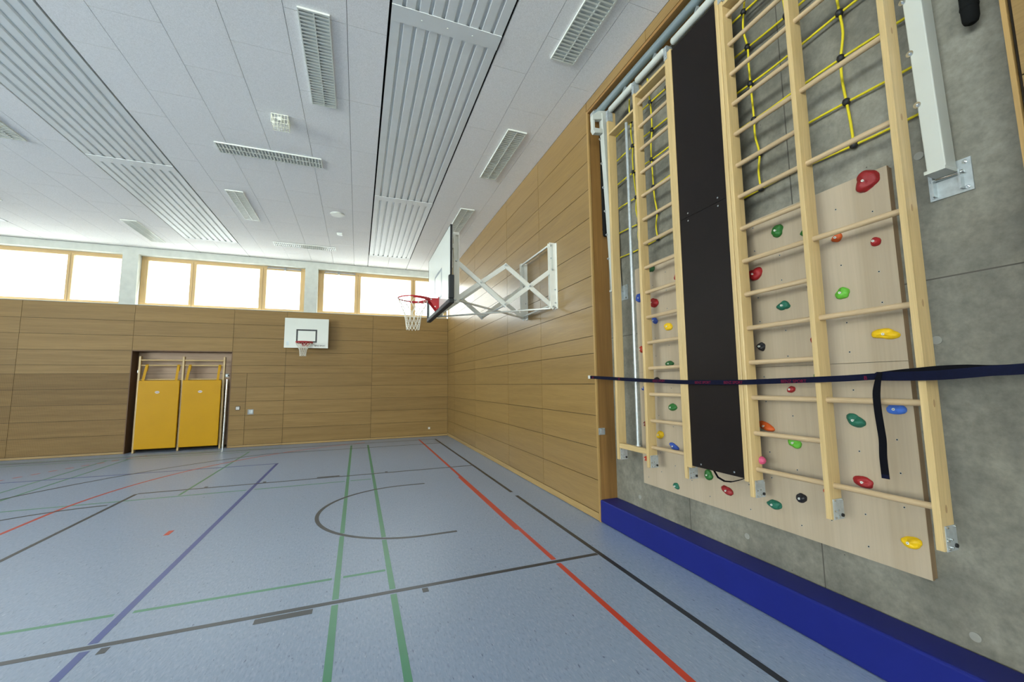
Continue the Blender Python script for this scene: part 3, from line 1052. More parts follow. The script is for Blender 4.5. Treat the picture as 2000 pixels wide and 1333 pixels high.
# caged detector
dt = thing('caged_detector', 'small white wire cage around a detector on the ceiling', 'detector', (-1.15, 6.42, ZC))
k = MB()
k.cyl((-1.15, 6.42, ZC), (-1.15, 6.42, ZC - 0.025), 0.05, 20)
k.cyl((-1.15, 6.42, ZC - 0.025), (-1.15, 6.42, ZC - 0.05), 0.038, 20)
k.build('detector', ['enamel'], dt)
k = MB()
s_, d_ = 0.105, 0.13
cx, cy = -1.15, 6.42
for zz in (ZC - 0.004, ZC - d_ * .5, ZC - d_):
    k.tube([(cx - s_, cy - s_, zz), (cx + s_, cy - s_, zz), (cx + s_, cy + s_, zz), (cx - s_, cy + s_, zz)], 0.0045, 6, closed=True, smooth=False)
for i in range(6):
    t = -s_ + 2 * s_ * i / 5
    k.tube([(cx + t, cy - s_, ZC), (cx + t, cy - s_, ZC - d_), (cx + t, cy + s_, ZC - d_), (cx + t, cy + s_, ZC)], 0.004, 6)
    k.tube([(cx - s_, cy + t, ZC), (cx - s_, cy + t, ZC - d_), (cx + s_, cy + t, ZC - d_), (cx + s_, cy + t, ZC)], 0.004, 6)
k.build('wire_cage', ['cage'], dt)
k = MB()
k.cyl((-0.53, 9.80, ZC), (-0.53, 9.80, ZC - 0.012), 0.15, 40)
k.cyl((-0.53, 9.80, ZC - 0.012), (-0.53, 9.80, ZC - 0.018), 0.125, 40)
tag(k.build('ceiling_speaker', ['enamel'], origin=(-0.53, 9.80, ZC)), 'round white speaker cover flush on the ceiling', 'speaker')
k = MB()
k.box(-0.595, -0.465, 11.0, 11.09, ZC - 0.05, ZC)
tag(k.build('ceiling_sensor', ['enamel'], bevel=0.008, origin=(-0.53, 11.045, ZC)), 'tiny white box sensor on the ceiling behind the round speaker', 'sensor')


# ================================================================== HOOPS
def net(mb, cx, cy, z0, prof, n=12, rad=0.0035):
    """prof: list of (radius, drop). diamond net"""
    for sgn in (1, -1):
        for i in range(n):
            pts = []
            for j, (r, d) in enumerate(prof):
                a = 2 * math.pi * (i + sgn * 0.5 * j) / n
                pts.append((cx + r * math.cos(a), cy + r * math.sin(a), z0 - d))
            mb.tube(pts, rad, 4, 0)


def ring(mb, cx, cy, z, r, rt, n=48, mat=0):
    mb.tube([(cx + r * math.cos(2 * math.pi * i / n), cy + r * math.sin(2 * math.pi * i / n), z) for i in range(n)], rt, 10, mat, closed=True)


# near hoop on a folding scissor frame fixed to the right wall
hp = thing('basketball_hoop', 'large basketball hoop with black-edged white backboard on a white scissor frame on the right wall', 'basketball hoop', (XW, 6.24, 2.9))
BX = 1.137
b = MB()
b.box(BX, BX + 0.025, 5.34, 7.14, 2.875, 3.925, 0)
b.box(BX - 0.002, BX + 0.027, 5.332, 5.34, 2.875, 3.927, 1)
b.box(BX - 0.002, BX + 0.027, 7.14, 7.148, 2.875, 3.927, 1)
b.box(BX - 0.002, BX + 0.027, 5.332, 7.148, 3.925, 3.933, 1)
for (y0, y1, z0, z1) in ((5.945, 6.535, 3.45, 3.49), (5.945, 6.535, 3.04, 3.08), (5.945, 5.985, 3.08, 3.45), (6.495, 6.535, 3.08, 3.45)):
    b.box(BX - 0.0012, BX, y0, y1, z0, z1, 2)
bo = b.build('backboard', ['board_white', 'black_rubber', 'board_line_pale'], hp)
p = MB()
p.box(BX - 0.0245, BX + 0.0495, 5.301, 5.36, 2.895, 3.22, 0)
p.box(BX - 0.0245, BX + 0.0495, 7.12, 7.179, 2.895, 3.22, 0)
p.box(BX - 0.025, BX + 0.05, 5.30, 7.18, 2.83, 2.895, 0)
p.build('edge_padding', ['black_pad'], hp, bevel=0.012, seg=3)
RX, RYC, RZ_ = BX - 0.375, 6.24, 3.05
r = MB()
ring(r, RX, RYC, RZ_, 0.225, 0.010)
r.prism([(BX - 0.004, RZ_ + 0.01), (BX - 0.004, RZ_ - 0.16), (BX - 0.03, RZ_ - 0.17), (BX - 0.155, RZ_ - 0.01), (BX - 0.155, RZ_ + 0.01)], 1, RYC - 0.085, RYC - 0.078)
r.prism([(BX - 0.004, RZ_ + 0.01), (BX - 0.004, RZ_ - 0.16), (BX - 0.03, RZ_ - 0.17), (BX - 0.155, RZ_ - 0.01), (BX - 0.155, RZ_ + 0.01)], 1, RYC + 0.078, RYC + 0.085)
r.box(BX - 0.012, BX, RYC - 0.10, RYC + 0.10, RZ_ - 0.16, RZ_ + 0.03)
r.prism([(BX - 0.158, RYC - 0.077), (BX - 0.013, RYC - 0.077), (BX - 0.013, RYC + 0.077), (BX - 0.158, RYC + 0.077)], 2, RZ_ - 0.004, RZ_ + 0.008)
for sgn in (-1, 1):
    pts = []
    for i in range(8):
        a = math.radians(sgn * (20 + i * 11))
        pts.append((RX + 0.225 * math.cos(a), RYC + 0.225 * math.sin(a), RZ_ - 0.018))
    r.tube(pts, [0.016 - 0.001 * i for i in range(8)], 8)
    r.bar((BX - 0.15, RYC + sgn * 0.082, RZ_ - 0.01), (RX + 0.15, RYC + sgn * 0.165, RZ_ - 0.012), 0.012, 0.05, up=(0, 0, 1))
r.cyl((BX - 0.06, RYC - 0.086, RZ_ - 0.12), (BX - 0.06, RYC - 0.092, RZ_ - 0.12), 0.009, 8, 1)
r.cyl((BX - 0.12, RYC - 0.086, RZ_ - 0.01), (BX - 0.12, RYC - 0.092, RZ_ - 0.01), 0.009, 8, 1)
r.build('rim', ['red_paint', 'chrome'], hp)
nn = MB()
net(nn, RX, RYC, RZ_, [(0.225, 0.01), (0.195, 0.09), (0.155, 0.18), (0.125, 0.26), (0.112, 0.34), (0.102, 0.42), (0.094, 0.48)], rad=0.004)
nn.build('net', ['net_white'], hp)
for yy in (5.65, 6.85):
    u = MB()     # slotted upright carrying the backboard
    u.box(1.245, 1.255, yy - .03, yy + .03, 2.90, 3.94, 0)
    u.box(1.255, 1.33, yy - .03, yy - .024, 2.90, 3.50, 0)
    u.box(1.255, 1.272, yy - .03, yy - .024, 3.50, 3.90, 0)
    u.box(1.316, 1.33, yy - .03, yy - .024, 3.50, 3.90, 0)
    u.box(1.255, 1.33, yy - .03, yy - .024, 3.90, 3.94, 0)
    u.box(1.255, 1.33, yy + .024, yy + .03, 2.90, 3.94, 0)
    u.box(BX + 0.025, 1.245, yy - .025, yy + .025, 3.0, 3.06, 0)
    u.box(BX + 0.025, 1.245, yy - .025, yy + .025, 3.70, 3.76, 0)
    u.build('board_upright', ['scissor_white'], hp)
    u = MB()     # slotted wall rail
    u.box(2.885, XW, yy - .045, yy + .045, 2.90, 3.955, 0)
    u.box(2.775, 2.885, yy + .024, yy + .03, 2.92, 3.955, 0)
    u.box(2.775, 2.885, yy - .03, yy - .024, 2.92, 3.52, 0)
    u.box(2.775, 2.795, yy - .03, yy - .024, 3.52, 3.93, 0)
    u.box(2.840, 2.885, yy - .03, yy - .024, 3.52, 3.93, 0)
    u.box(2.775, 2.885, yy - .03, yy - .024, 3.93, 3.955, 0)
    for zz in (2.99, 3.2, 3.70, 3.90):
        u.cyl((2.80 if zz > 3.6 else 2.86, yy - .03, zz), (2.80 if zz > 3.6 else 2.86, yy - .04, zz), 0.012, 8, 1)
    u.build('wall_rail', ['scissor_white', 'steel'], hp)
    o1, o2 = yy - 0.012, yy + 0.012
    arms = [((1.285, o1, 3.515), (2.03, o1, 2.92)), ((1.27, o2, 2.94), (2.05, o2, 3.515)),
            ((2.05, o1, 3.515), (2.82, o1, 2.93)), ((2.03, o2, 2.92), (2.82, o2, 3.515))]
    for q0, q1 in arms:
        u = MB()
        d = (Vector(q1) - Vector(q0)).normalized() * 0.03
        u.bar(Vector(q0) - d, Vector(q1) + d, 0.068, 0.024, up=(0, 1, 0))
        u.build('scissor_arm', ['scissor_white'], hp, bevel=0.004)
    for (px, pz) in ((1.285, 3.515), (1.275, 2.935), (1.66, 3.225), (2.04, 3.515), (2.03, 2.92), (2.43, 3.225), (2.82, 3.515), (2.82, 2.93)):
        u = MB()
        u.cyl((px, yy - .05, pz), (px, yy + .04, pz), 0.013, 10)
        u.build('pivot_bolt', ['steel'], hp)
u = MB()
u.bar((1.29, 5.68, 2.955), (2.83, 6.83, 2.93), 0.04, 0.02, up=(0, 0, 1))
u.bar((1.215, 6.738, 2.868), (2.80, 5.66, 2.905), 0.04, 0.02, up=(0, 0, 1))
u.bar((1.29, 5.66, 2.93), (1.195, 5.66, 2.872), 0.03, 0.02, up=(0, 1, 0))
u.build('cross_brace', ['scissor_white'], hp)
for (px, pz) in ((2.82, 2.965), (2.80, 3.93), (1.28, 2.94), (2.04, 2.92), (2.04, 3.515)):
    u = MB()
    u.cyl((px, 5.66, pz), (px, 6.84, pz), 0.016, 12)
    u.build('cross_tube', ['scissor_white'], hp)

# far hoop
h2 = thing('basketball_hoop', 'small basketball hoop with white backboard mounted on the far wall', 'basketball hoop', (-0.905, YB, 3.0))
FY = YB - 0.30
s2 = FY / 13.98
bx0, bx1, bz0, bz1 = -1.272 * s2 + .003, -0.535 * s2 + .003 + .0, 1.75 + 0.651 * 1.053 * s2, 1.75 + 1.188 * 1.053 * s2
bx0, bx1 = -1.2206 * 1.754 * .602 - 0.0, -0.0
# the board measures 1.20 x 0.90 m
bcx = -0.8665 * 1.0542 * 1.6575 / 1.6575 * 1.66 * s2 / 1.66
bcx = -1.5165 * s2
bx0, bx1 = bcx - 0.6, bcx + 0.6
bzc = 1.75 + (0.6545 + 1.1915) / 2 * 1.754 * s2
bz0, bz1 = bzc - 0.45, bzc + 0.45
h2.location = (bcx, YB, bz0)
b = MB()
b.box(bx0, bx1, FY, FY + 0.022, bz0, bz1, 0)
T = 0.045
for (x0, x1, z0, z1) in ((-.285, .285, .165 + .40 - T, .165 + .40), (-.285, -.285 + T, .165 + T, .565 - T), (.285 - T, .285, .165 + T, .565 - T), (-.285, .285, .165, .165 + T)):
    b.box(bcx + x0, bcx + x1, FY - 0.0012, FY, bz0 + z0, bz0 + z1, 1)
for q in range(3):
    b.box(bx0 + 0.06, bx0 + 0.135, FY - 0.001, FY, bz0 + 0.08 + q * 0.045, bz0 + 0.105 + q * 0.045, 2)
b.build('backboard', ['board_white', 'board_line', 'sticker'], h2, bevel=0.003)
text_part('lettering', 'BENZ SPORT', 0.052, 'board_line', h2, (bcx + 0.22, FY - 0.0012, bz0 + 0.055), (math.radians(90), 0, 0))
r = MB()
rzz = bz0 + 0.15
rcy = FY - 0.34
ring(r, bcx - 0.02, rcy, rzz, 0.225, 0.010)
r.box(bcx - 0.12, bcx + 0.08, FY - 0.012, FY, rzz - 0.10, rzz + 0.03)
for sgn in (-1, 1):
    r.bar((bcx - 0.02 + sgn * 0.08, FY - 0.01, rzz - 0.01), (bcx - 0.02 + sgn * 0.16, rcy + 0.16, rzz - 0.005), 0.02, 0.03, up=(0, 0, 1))
pts = []
for i in range(40):
    a = 2 * math.pi * i / 40
    pts.append((bcx - 0.02 + 0.222 * math.cos(a), rcy + 0.222 * math.sin(a), rzz - 0.026))
r.tube(pts, 0.014, 6, closed=True)
r.build('rim', ['red_paint'], h2)
nn = MB()
net(nn, bcx - 0.045, rcy, rzz - 0.02, [(0.22, 0.0), (0.18, 0.07), (0.13, 0.15), (0.10, 0.22), (0.09, 0.29), (0.085, 0.35), (0.085, 0.40)], rad=0.005)
nn.build('net', ['net_white'], h2)
for xx in (-0.4, 0.4):
    for zo in (0.15, 0.65):
        u = MB()
        u.box(bcx + xx - .03, bcx + xx + .03, FY + 0.022, YB - 0.002, bz0 + zo, bz0 + zo + 0.06)
        u.build('wall_bracket', ['wood_white'], h2)

# ================================================================== SMALL THINGS ON THE WALLS
k = MB()
k.box(-3.29, -3.18, YB - 0.012, YB - 0.001, 1.067, 1.177, 1)
k.box(-3.278, -3.192, YB - 0.02, YB - 0.012, 1.079, 1.165, 0)
tag(k.build('light_switch', ['plastic_light', 'black_rubber'], origin=(-3.235, YB, 1.12)), 'square light switch on the far wall between the yellow mats and the hidden door', 'switch')
k = MB()
k.box(2.245, 2.31, YB - 0.03, YB - 0.001, 0.25, 0.315, 0)
tag(k.build('wall_socket', ['plastic_light'], bevel=0.004, origin=(2.28, YB, 0.28)), 'tiny pale socket low on the far wall near the right corner', 'socket')
k = MB()
k.box(2.905, 3.0, 4.574, 4.585, 1.075, 1.16, 0)
k.box(2.935, 2.985, 4.568, 4.574, 1.09, 1.148, 1)
tag(k.build('key_switch', ['steel', 'plastic_grey'], bevel=0.002, origin=(2.95, 4.586, 1.11)), 'small grey key switch on the oak post left of the climbing recess', 'switch')

# ================================================================== NICHE IN THE FAR WALL
wbz = thing('stall_bars', 'small two-bay wooden wall bars standing in the far wall niche behind the yellow mats', 'wall bars', (-4.62, YB + 0.05, 0))
for xx in (-5.585, -4.607, -3.635):
    u = MB()
    u.box(xx - 0.022, xx + 0.022, YB + 0.01, YB + 0.11, 0.003, 2.605)
    u.build('upright', ['pine_z'], wbz, bevel=0.004)
for x0, x1 in ((-5.563, -4.629), (-4.585, -3.657)):
    for zz in (2.50, 2.357, 1.965, 1.70, 1.43, 1.16, 0.89, 0.62, 0.35):
        u = MB()
        u.cyl((x0, YB + (.035 if zz > 2.4 else .06), zz), (x1, YB + (.035 if zz > 2.4 else .06), zz), 0.019, 12)
        u.build('rung', ['pine_x'], wbz)
u = MB()
u.box(-5.63, -5.607, YB + 0.03, YB + 0.07, 2.15, 2.22)
u.build('hinge_fitting', ['steel'], wbz)
u = MB()
u.box(-3.613, -3.53, YB + 0.1, YB + 0.12, 2.02, 2.12)
u.cyl((-3.56, YB + 0.02, 2.07), (-3.56, YB + 0.2, 2.07), 0.03, 12)
u.cyl((-3.52, YB + 0.06, 2.10), (-3.60, YB + 0.06, 2.10), 0.012, 8)
u.build('hinge_fitting', ['steel'], wbz)
for (x0, x1, lab) in ((-5.555, -4.64, 'upright yellow gym mat on the left half of the far wall bars'), (-4.578, -3.665, 'upright yellow gym mat on the right half of the far wall bars')):
    mt = thing('gym_mat', lab, 'gym mat', ((x0 + x1) / 2, YB, 0.10), 'yellow mats hung on the wall bars')
    u = MB()
    u.box(x0, x1, YB - 0.055, YB + 0.008, 0.10, 1.94)
    u.build('pad', ['mat_yellow'], mt, bevel=0.015, seg=3)
    for xx in (x0 + 0.10, x1 - 0.09):
        u = MB()
        lean = 0.025 if xx < (x0 + x1) / 2 else 0.01
        u.ribbon([(xx - lean, YB - 0.015, 1.90), (xx, YB + .012, 2.15), (xx + lean, YB + .034, 2.36), (xx + lean, YB + .06, 2.382), (xx + lean, YB + .084, 2.36), (xx, YB + .082, 2.2)],
                 (1, 0, 0), 0.062, 0.004)
        u.build('strap', ['mat_yellow'], mt)
    u = MB()
    xc = (x0 + x1) / 2 - 0.03
    n = 24
    u.prism([(xc + 0.05 * math.cos(2 * math.pi * i / n), 1.618 + 0.034 * math.sin(2 * math.pi * i / n)) for i in range(n)], 1, YB - 0.0565, YB - 0.055)
    u.box(xc - 0.036, xc + 0.036, YB - 0.0572, YB - 0.0565, 1.612, 1.624, 1)
    u.build('round_logo', ['plastic_light', 'red_paint'], mt)
u = MB()
u.cyl((-3.56, YB + 0.055, 0.003), (-3.545, YB + 0.055, 1.958), 0.034, 20)
tag(u.build('steel_pole', ['chrome'], origin=(-3.56, YB + 0.055, 0.003)), 'bright steel pole standing at the right edge of the far niche', 'pole')


# ================================================================== CLIMBING RECESS
# ---- long blue padding block along the recess
bm_ = thing('padding_block', 'long blue vinyl padding block along the foot of the concrete wall', 'padding', (3.03, 2.7, 0))
u = MB()
u.box(XW - 0.003, XC - 0.004, RY0 + 0.004, RY1 - 0.006, 0.003, 0.275)
u.build('pad', ['mat_blue'], bm_, bevel=0.018, seg=4)
u = MB()
u.tube([(XW + 0.004, RY0 + 0.03, 0.2715), (XW + 0.004, RY1 - 0.03, 0.2715)], 0.0035, 8)
u.build('welt', ['mat_blue'], bm_)

# ---- plywood climbing board
BXF = 3.10
cb = thing('climbing_board', 'pale birch plywood climbing board with drilled hole grid on the concrete wall', 'climbing board', (BXF, 2.71, 0.596))
BY0, BY1, BZ0, BZS, BZ1 = 1.45, 3.968, 0.596, 1.855, 3.095
COLS = [1.547, 1.757, 1.967, 2.18, 2.39, 2.60, 2.81, 3.022, 3.235, 3.453, 3.665, 3.880]
HOLDS = [
    ('dkgreen', 3.665, 3.03, 0.10, 0.105, 'dark green hold peeping from behind the second wall-bar upright, top left of the plywood'),
    ('red', 3.262, 2.83, 0.12, 0.10, 'red hold half hidden at the left edge of the dark slide panel, high up'),
    ('blue', 3.880, 2.73, 0.15, 0.125, 'large blue hold at the upper left edge of the plywood'),
    ('red', 3.655, 2.63, 0.14, 0.13, 'heart-shaped red hold beside the second upright, above the round blue one'),
    ('blue', 3.649, 2.427, 0.085, 0.085, 'small round blue hold between red heart-shaped and yellow holds'),
    ('yellow', 3.445, 2.33, 0.13, 0.09, 'yellow hold in the ladder bay left of the dark panel, upper one'),
    ('redorange', 3.892, 2.125, 0.10, 0.08, 'orange-red hold on the left margin of the plywood'),
    ('dkgreen', 3.453, 1.935, 0.12, 0.065, 'flat dark green hold half behind a rung, left of the dark panel'),
    ('black', 3.665, 1.765, 0.09, 0.07, 'small black hold touching the navy strap, left of the dark panel'),
    ('blue', 3.871, 1.676, 0.09, 0.08, 'blue hold mostly hidden behind the second upright, just under the strap'),
    ('green', 3.445, 1.475, 0.13, 0.085, 'oval green hold left of the dark panel, below the strap'),
    ('brown', 3.892, 1.266, 0.075, 0.06, 'small brown-red hold on the left margin, beside the bottom left bars'),
    ('yellow', 3.655, 1.17, 0.115, 0.10, 'yellow hold low in the narrow bay left of the dark panel'),
    ('blue', 3.453, 1.075, 0.14, 0.07, 'wide blue hold resting behind the lowest rung, left of the dark panel'),
    ('redorange', 3.889, 0.880, 0.08, 0.08, 'reddish hold at the very bottom of the second upright'),
    ('teal', 3.447, 0.675, 0.09, 0.065, 'small teal hold lowest on the left, under the wall bars'),
    ('green', 3.02, 0.872, 0.11, 0.10, 'knobbly green hold just below the dark panel'),
    ('redbig', 2.815, 0.779, 0.12, 0.085, 'dark red wedge hold below the dark panel, right of the green one'),
    ('green', 2.176, 2.928, 0.115, 0.10, 'green two-lobed hold, topmost in the bay right of the dark panel'),
    ('green', 1.955, 2.835, 0.12, 0.07, 'pointed green hold tucked behind the fifth upright, upper part'),
    ('red', 2.400, 2.633, 0.135, 0.12, 'big bright red hold right of the dark panel beside the fourth upright'),
    ('black', 1.955, 2.43, 0.07, 0.06, 'dark hold mostly hidden behind the fifth upright, above the teal oval one'),
    ('teal', 2.176, 2.326, 0.11, 0.08, 'oval teal hold in the middle of the bay right of the dark panel'),
    ('black', 2.390, 2.025, 0.075, 0.08, 'small black hold beside the fourth upright, above the strap'),
    ('red', 1.955, 2.03, 0.08, 0.08, 'red hold half behind the fifth upright, level with the small black one'),
    ('green', 1.960, 1.78, 0.09, 0.055, 'green hold cut by the fifth upright, just above the strap'),
    ('red', 2.172, 1.677, 0.07, 0.055, 'small dark red hold with a bright bolt, just under the strap'),
    ('orange', 2.405, 1.380, 0.14, 0.08, 'orange hold beside the fourth upright, low on the board'),
    ('lime', 2.179, 1.276, 0.105, 0.085, 'lime green hold under a rung, low right of the dark panel'),
    ('black', 1.955, 1.39, 0.07, 0.055, 'dark hold peeping left of the fifth upright, below the strap'),
    ('teal', 2.385, 0.773, 0.13, 0.08, 'teal wedge hold near the bottom edge, right of the fourth upright'),
    ('black', 2.162, 0.876, 0.075, 0.085, 'black hold near the bottom edge between fourth and fifth uprights'),
    ('redorange', 1.965, 0.975, 0.07, 0.06, 'reddish hold peeping left of the fifth upright, near its foot'),
    ('redbig', 1.562, 3.040, 0.15, 0.15, 'largest dark red hold at the top right corner of the plywood'),
    ('orange', 1.762, 2.727, 0.072, 0.065, 'small orange hold high up in the wide right-hand bay'),
    ('red', 1.545, 2.628, 0.065, 0.065, 'small red hold below the largest red one, right of the orange one'),
    ('lime', 1.762, 2.337, 0.10, 0.085, 'lime green hold in the wide right-hand bay'),
    ('yellow', 1.546, 2.027, 0.15, 0.085, 'long yellow hold at the right side of the plywood, above the strap'),
    ('skyblue', 1.532, 1.562, 0.11, 0.08, 'bright blue hold right of the hanging strap end'),
    ('teal', 1.760, 1.477, 0.115, 0.095, 'round teal hold left of the hanging strap end'),
    ('red', 1.746, 1.082, 0.125, 0.08, 'bright red teardrop hold above the lowest rung of the right-hand bay'),
    ('yellow', 1.532, 0.780, 0.115, 0.075, 'yellow two-lobed hold at the lower right corner of the plywood'),
]
for (z0, z1) in ((BZ0, BZS - 0.0015), (BZS + 0.0015, BZ1)):
    u = MB()
    u.box(BXF, BXF + 0.021, BY0, BY1, z0, z1, 0)
    u.box(BXF + 0.0005, BXF + 0.0205, BY0 - 0.0008, BY0, z0 + .001, z1 - .001, 1)
    for ci, yy in enumerate(COLS):
        typeA = COLS.index(yy) % 2 == 1
        z = (0.676 if typeA else 0.776) if z0 < 1 else (1.931 if typeA else 2.031)
        while z < z1 - 0.03:
            if z > z0 + 0.02 and not any(abs(h[1] - yy) < 0.05 and abs(h[2] - z) < 0.05 for h in HOLDS):
                u.cyl((BXF - 0.0006, yy, z), (BXF, yy, z), 0.0062, 12, 3, False)
                u.cyl((BXF - 0.0012, yy, z), (BXF - 0.0006, yy, z), 0.0045, 12, 2, False)
            z += 0.2
    u.build('plywood_panel', ['birch', 'ply_edge', 'black_gap', 'steel'], cb)
for yy in (1.488, 2.3, 3.1, 3.93):
    u = MB()
    u.box(BXF + 0.0212, XC - 0.001, yy - 0.034, yy + 0.034, BZ0 + .004, BZ1 - .004)
    u.build('batten', ['ply_edge'], cb)


# ---- climbing holds
def hold_mesh(seed, wd, ht, dp):
    rr = random.Random(seed)
    bm = bmesh.new()
    bmesh.ops.create_icosphere(bm, subdivisions=4, radius=1.0)
    ph = [rr.uniform(0, 6.28) for _ in range(6)]
    a1, a2, a3 = rr.uniform(.05, .16), rr.uniform(.03, .09), rr.uniform(.05, .14)
    sq = rr.uniform(-0.35, 0.35)
    off = Vector((rr.random() * 50, rr.random() * 50, rr.random() * 50))
    dent = Vector((-0.75, rr.uniform(-0.4, 0.4), rr.uniform(-0.1, 0.7))).normalized()
    for v in bm.verts:
        p = v.co.copy()
        th = math.atan2(p.z, p.y)
        s = 1 + a1 * math.sin(2 * th + ph[0]) + a2 * math.sin(3 * th + ph[1]) + a3 * 0.6 * math.sin(th + ph[2])
        s += 0.16 * noise.noise(p * 1.3 + off) + 0.05 * noise.noise(p * 4 + off)
        d = max(0.0, p.dot(dent) - 0.72) / 0.28
        s -= 0.22 * d
        q = p * s
        q.y += sq * q.z * 0.35
        x = q.x
        x = -abs(x) * dp if x < 0 else x * dp * 0.02
        # flatten towards a rounded pyramid shape
        v.co = Vector((x, q.y * wd / 2, q.z * ht / 2))
    me = bpy.data.meshes.new('climbing_hold')
    bm.to_mesh(me)
    bm.free()
    me.polygons.foreach_set('use_smooth', [True] * len(me.polygons))
    return me


for i, (c, y, z, wd, ht, lab) in enumerate(HOLDS):
    root = thing('climbing_hold', lab, 'climbing hold', (BXF - 0.0015, y, z), 'colourful climbing holds in the recess')
    wd, ht = wd * 0.90, ht * 0.88
    dp = 0.018 + 0.22 * min(wd, ht)
    me = hold_mesh(100 + i, wd, ht, dp)
    me.materials.append(M['hold_' + c])
    o = bpy.data.objects.new('grip', me)
    COL.objects.link(o)
    o.parent = root
    o.rotation_euler = (math.radians(R_.uniform(-18, 18)), 0, 0)
    xf = min(v.co.x for v in me.vertices if abs(v.co.y) < 0.012 and abs(v.co.z) < 0.012)
    b = MB()
    b.cyl((xf - 0.0012, 0, 0), (xf + 0.012, 0, 0), 0.0078, 14, 0)
    b.cyl((xf - 0.0016, 0, 0), (xf + 0.010, 0, 0), 0.0028, 6, 1, False)
    b.build('bolt', ['enamel', 'black_gap'], root, local=True)

# ---- swing frame: two leaning white beams, their hinge plates and the big pivot tube
sw = thing('swing_frame', 'white steel beams with hinge plates and thick grey pivot tube framing the climbing recess', 'support frame', (XC, 2.8, 2.8))


def xbeam(z):      # front face of the leaning beams
    return 3.03 - (z - 2.92) * 0.0385


ZB0, ZB1 = 2.925, 5.30
for (y0, y1, yh0, yh1, side) in ((1.155, 1.238, 1.10, 1.285, 1), (4.290, 4.375, 4.19, 4.375, -1)):
    u = MB()
    vs = []
    for z in (ZB0, ZB1):
        xa = xbeam(z)
        xb = min(xa + 0.115, XC - 0.012)
        vs += [(xa, y0, z), (xb, y0, z), (xb, y1, z), (xa, y1, z)]
    u.hexa(vs)
    bm_o = u.build('beam', ['wood_white'], sw, bevel=0.006)
    u = MB()
    for zz in ((4.98, 4.64, 4.31, 3.985, 3.665, 3.345) if side < 0 else (5.0, 4.65, 4.32, 3.985, 3.655, 3.335)):
        xq = xbeam(zz)
        yq = y1 - 0.002
        u.cyl((xq + .004, yq, zz), (xq - .004, yq, zz), 0.018, 16)
        u.cyl((xq - .004, yq, zz), (xq - .014, yq, zz), 0.0105, 6, smooth=False)
        u.cyl((xq - .014, yq, zz), (xq - .020, yq, zz), 0.006, 8)
    u.build('eye_bolts', ['chrome'], bm_o)
    u = MB()
    u.hexa([(3.01, y0 - .004, 2.905), (3.148, y0 - .004, 2.905), (3.148, y1 + .004, 2.905), (3.01, y1 + .004, 2.905),
            (3.01, y0 - .004, 2.925), (3.148, y0 - .004, 2.925), (3.148, y1 + .004, 2.925), (3.01, y1 + .004, 2.925)])
    u.build('foot_plate', ['wood_white'], bm_o)
    u = MB()
    u.box(XC - 0.010, XC - 0.0015, yh0, yh1, 2.785, 2.975, 0)
    for yy in (yh0 + .022, yh1 - .022):
        for zz in (2.808, 2.952):
            u.cyl((XC - 0.010, yy, zz), (XC - 0.020, yy, zz), 0.012, 6, 1, False)
            u.cyl((XC - 0.020, yy, zz), (XC - 0.030, yy, zz), 0.006, 8, 1)
    u.cyl((XC - 0.026, y0 - .03, 2.900), (XC - 0.026, y1 + .03, 2.900), 0.010, 12, 1)
    u.box(XC - 0.05, XC - 0.010, y0 - .02, y0 - .012, 2.80, 2.912, 0)
    u.box(XC - 0.05, XC - 0.010, y1 + .012, y1 + .02, 2.80, 2.912, 0)
    u.build('hinge_plate', ['steel', 'chrome'], sw)
    # hooked head at the top of each beam
    u = MB()
    ya = y0 + 0.012
    yb_ = y1 + 0.10 * (1 if side < 0 else 0)
    zt = 5.30
    u.prism([(2.80, zt - .05), (2.90, zt + .03), (3.04, zt + .06), (3.04, zt - .05), (2.93, zt - .085), (2.80, zt - .12)], 1, y0 + .01, y1 - .01)
    u.box(2.802, 2.834, y0 + .012, y1 - .012, zt - .232, zt - .115)
    u.prism([(2.80, zt - .255), (2.825, zt - .295), (2.95, zt - .275), (2.95, zt - .215), (2.80, zt - .225)], 1, y0 + .01, y1 - .01)
    u.build('hook_head', ['wood_white'], sw, bevel=0.006)
u = MB()
TX, TZ = 2.965, 5.395
u.cyl((TX, 0.98, TZ), (TX, 4.47, TZ), 0.046, 28)
u.build('pivot_tube', ['tube_grey'], sw)
for ye in (0.95, 4.455):
    u = MB()
    u.cyl((TX, ye, TZ), (TX, ye + 0.06, TZ), 0.066, 28, 0)
    u.box(TX + .02, XC - 0.001, ye + .005, ye + 0.055, TZ - .05, TZ + .05, 0)
    for a in range(4):
        t = math.radians(45 + 90 * a)
        u.cyl((TX + .05 * math.cos(t), ye - .01, TZ + .05 * math.sin(t)), (TX + .05 * math.cos(t), ye + .07, TZ + .05 * math.sin(t)), 0.008, 8, 1)
    u.build('tube_clamp', ['steel', 'chrome'], sw)

# ---- yellow rope net behind the wall bars
cn = thing('climbing_net', 'yellow rope climbing net with black ball connectors stretched behind the wall bars', 'rope net', (3.11, 2.8, 3.3))
NC = [1.635, 1.96, 2.295, 2.62, 2.93, 3.25, 3.56, 3.895]
NR = [3.355, 3.665, 3.985, 4.31, 4.635, 4.965, 5.27]      # the last one only carries the rope tops


def xnet(z):
    return 3.128 - (z - 3.355) * 0.024


def zsag(y, r):
    return r + 0.012 * math.sin(y * 5 + r * 3) - 0.010


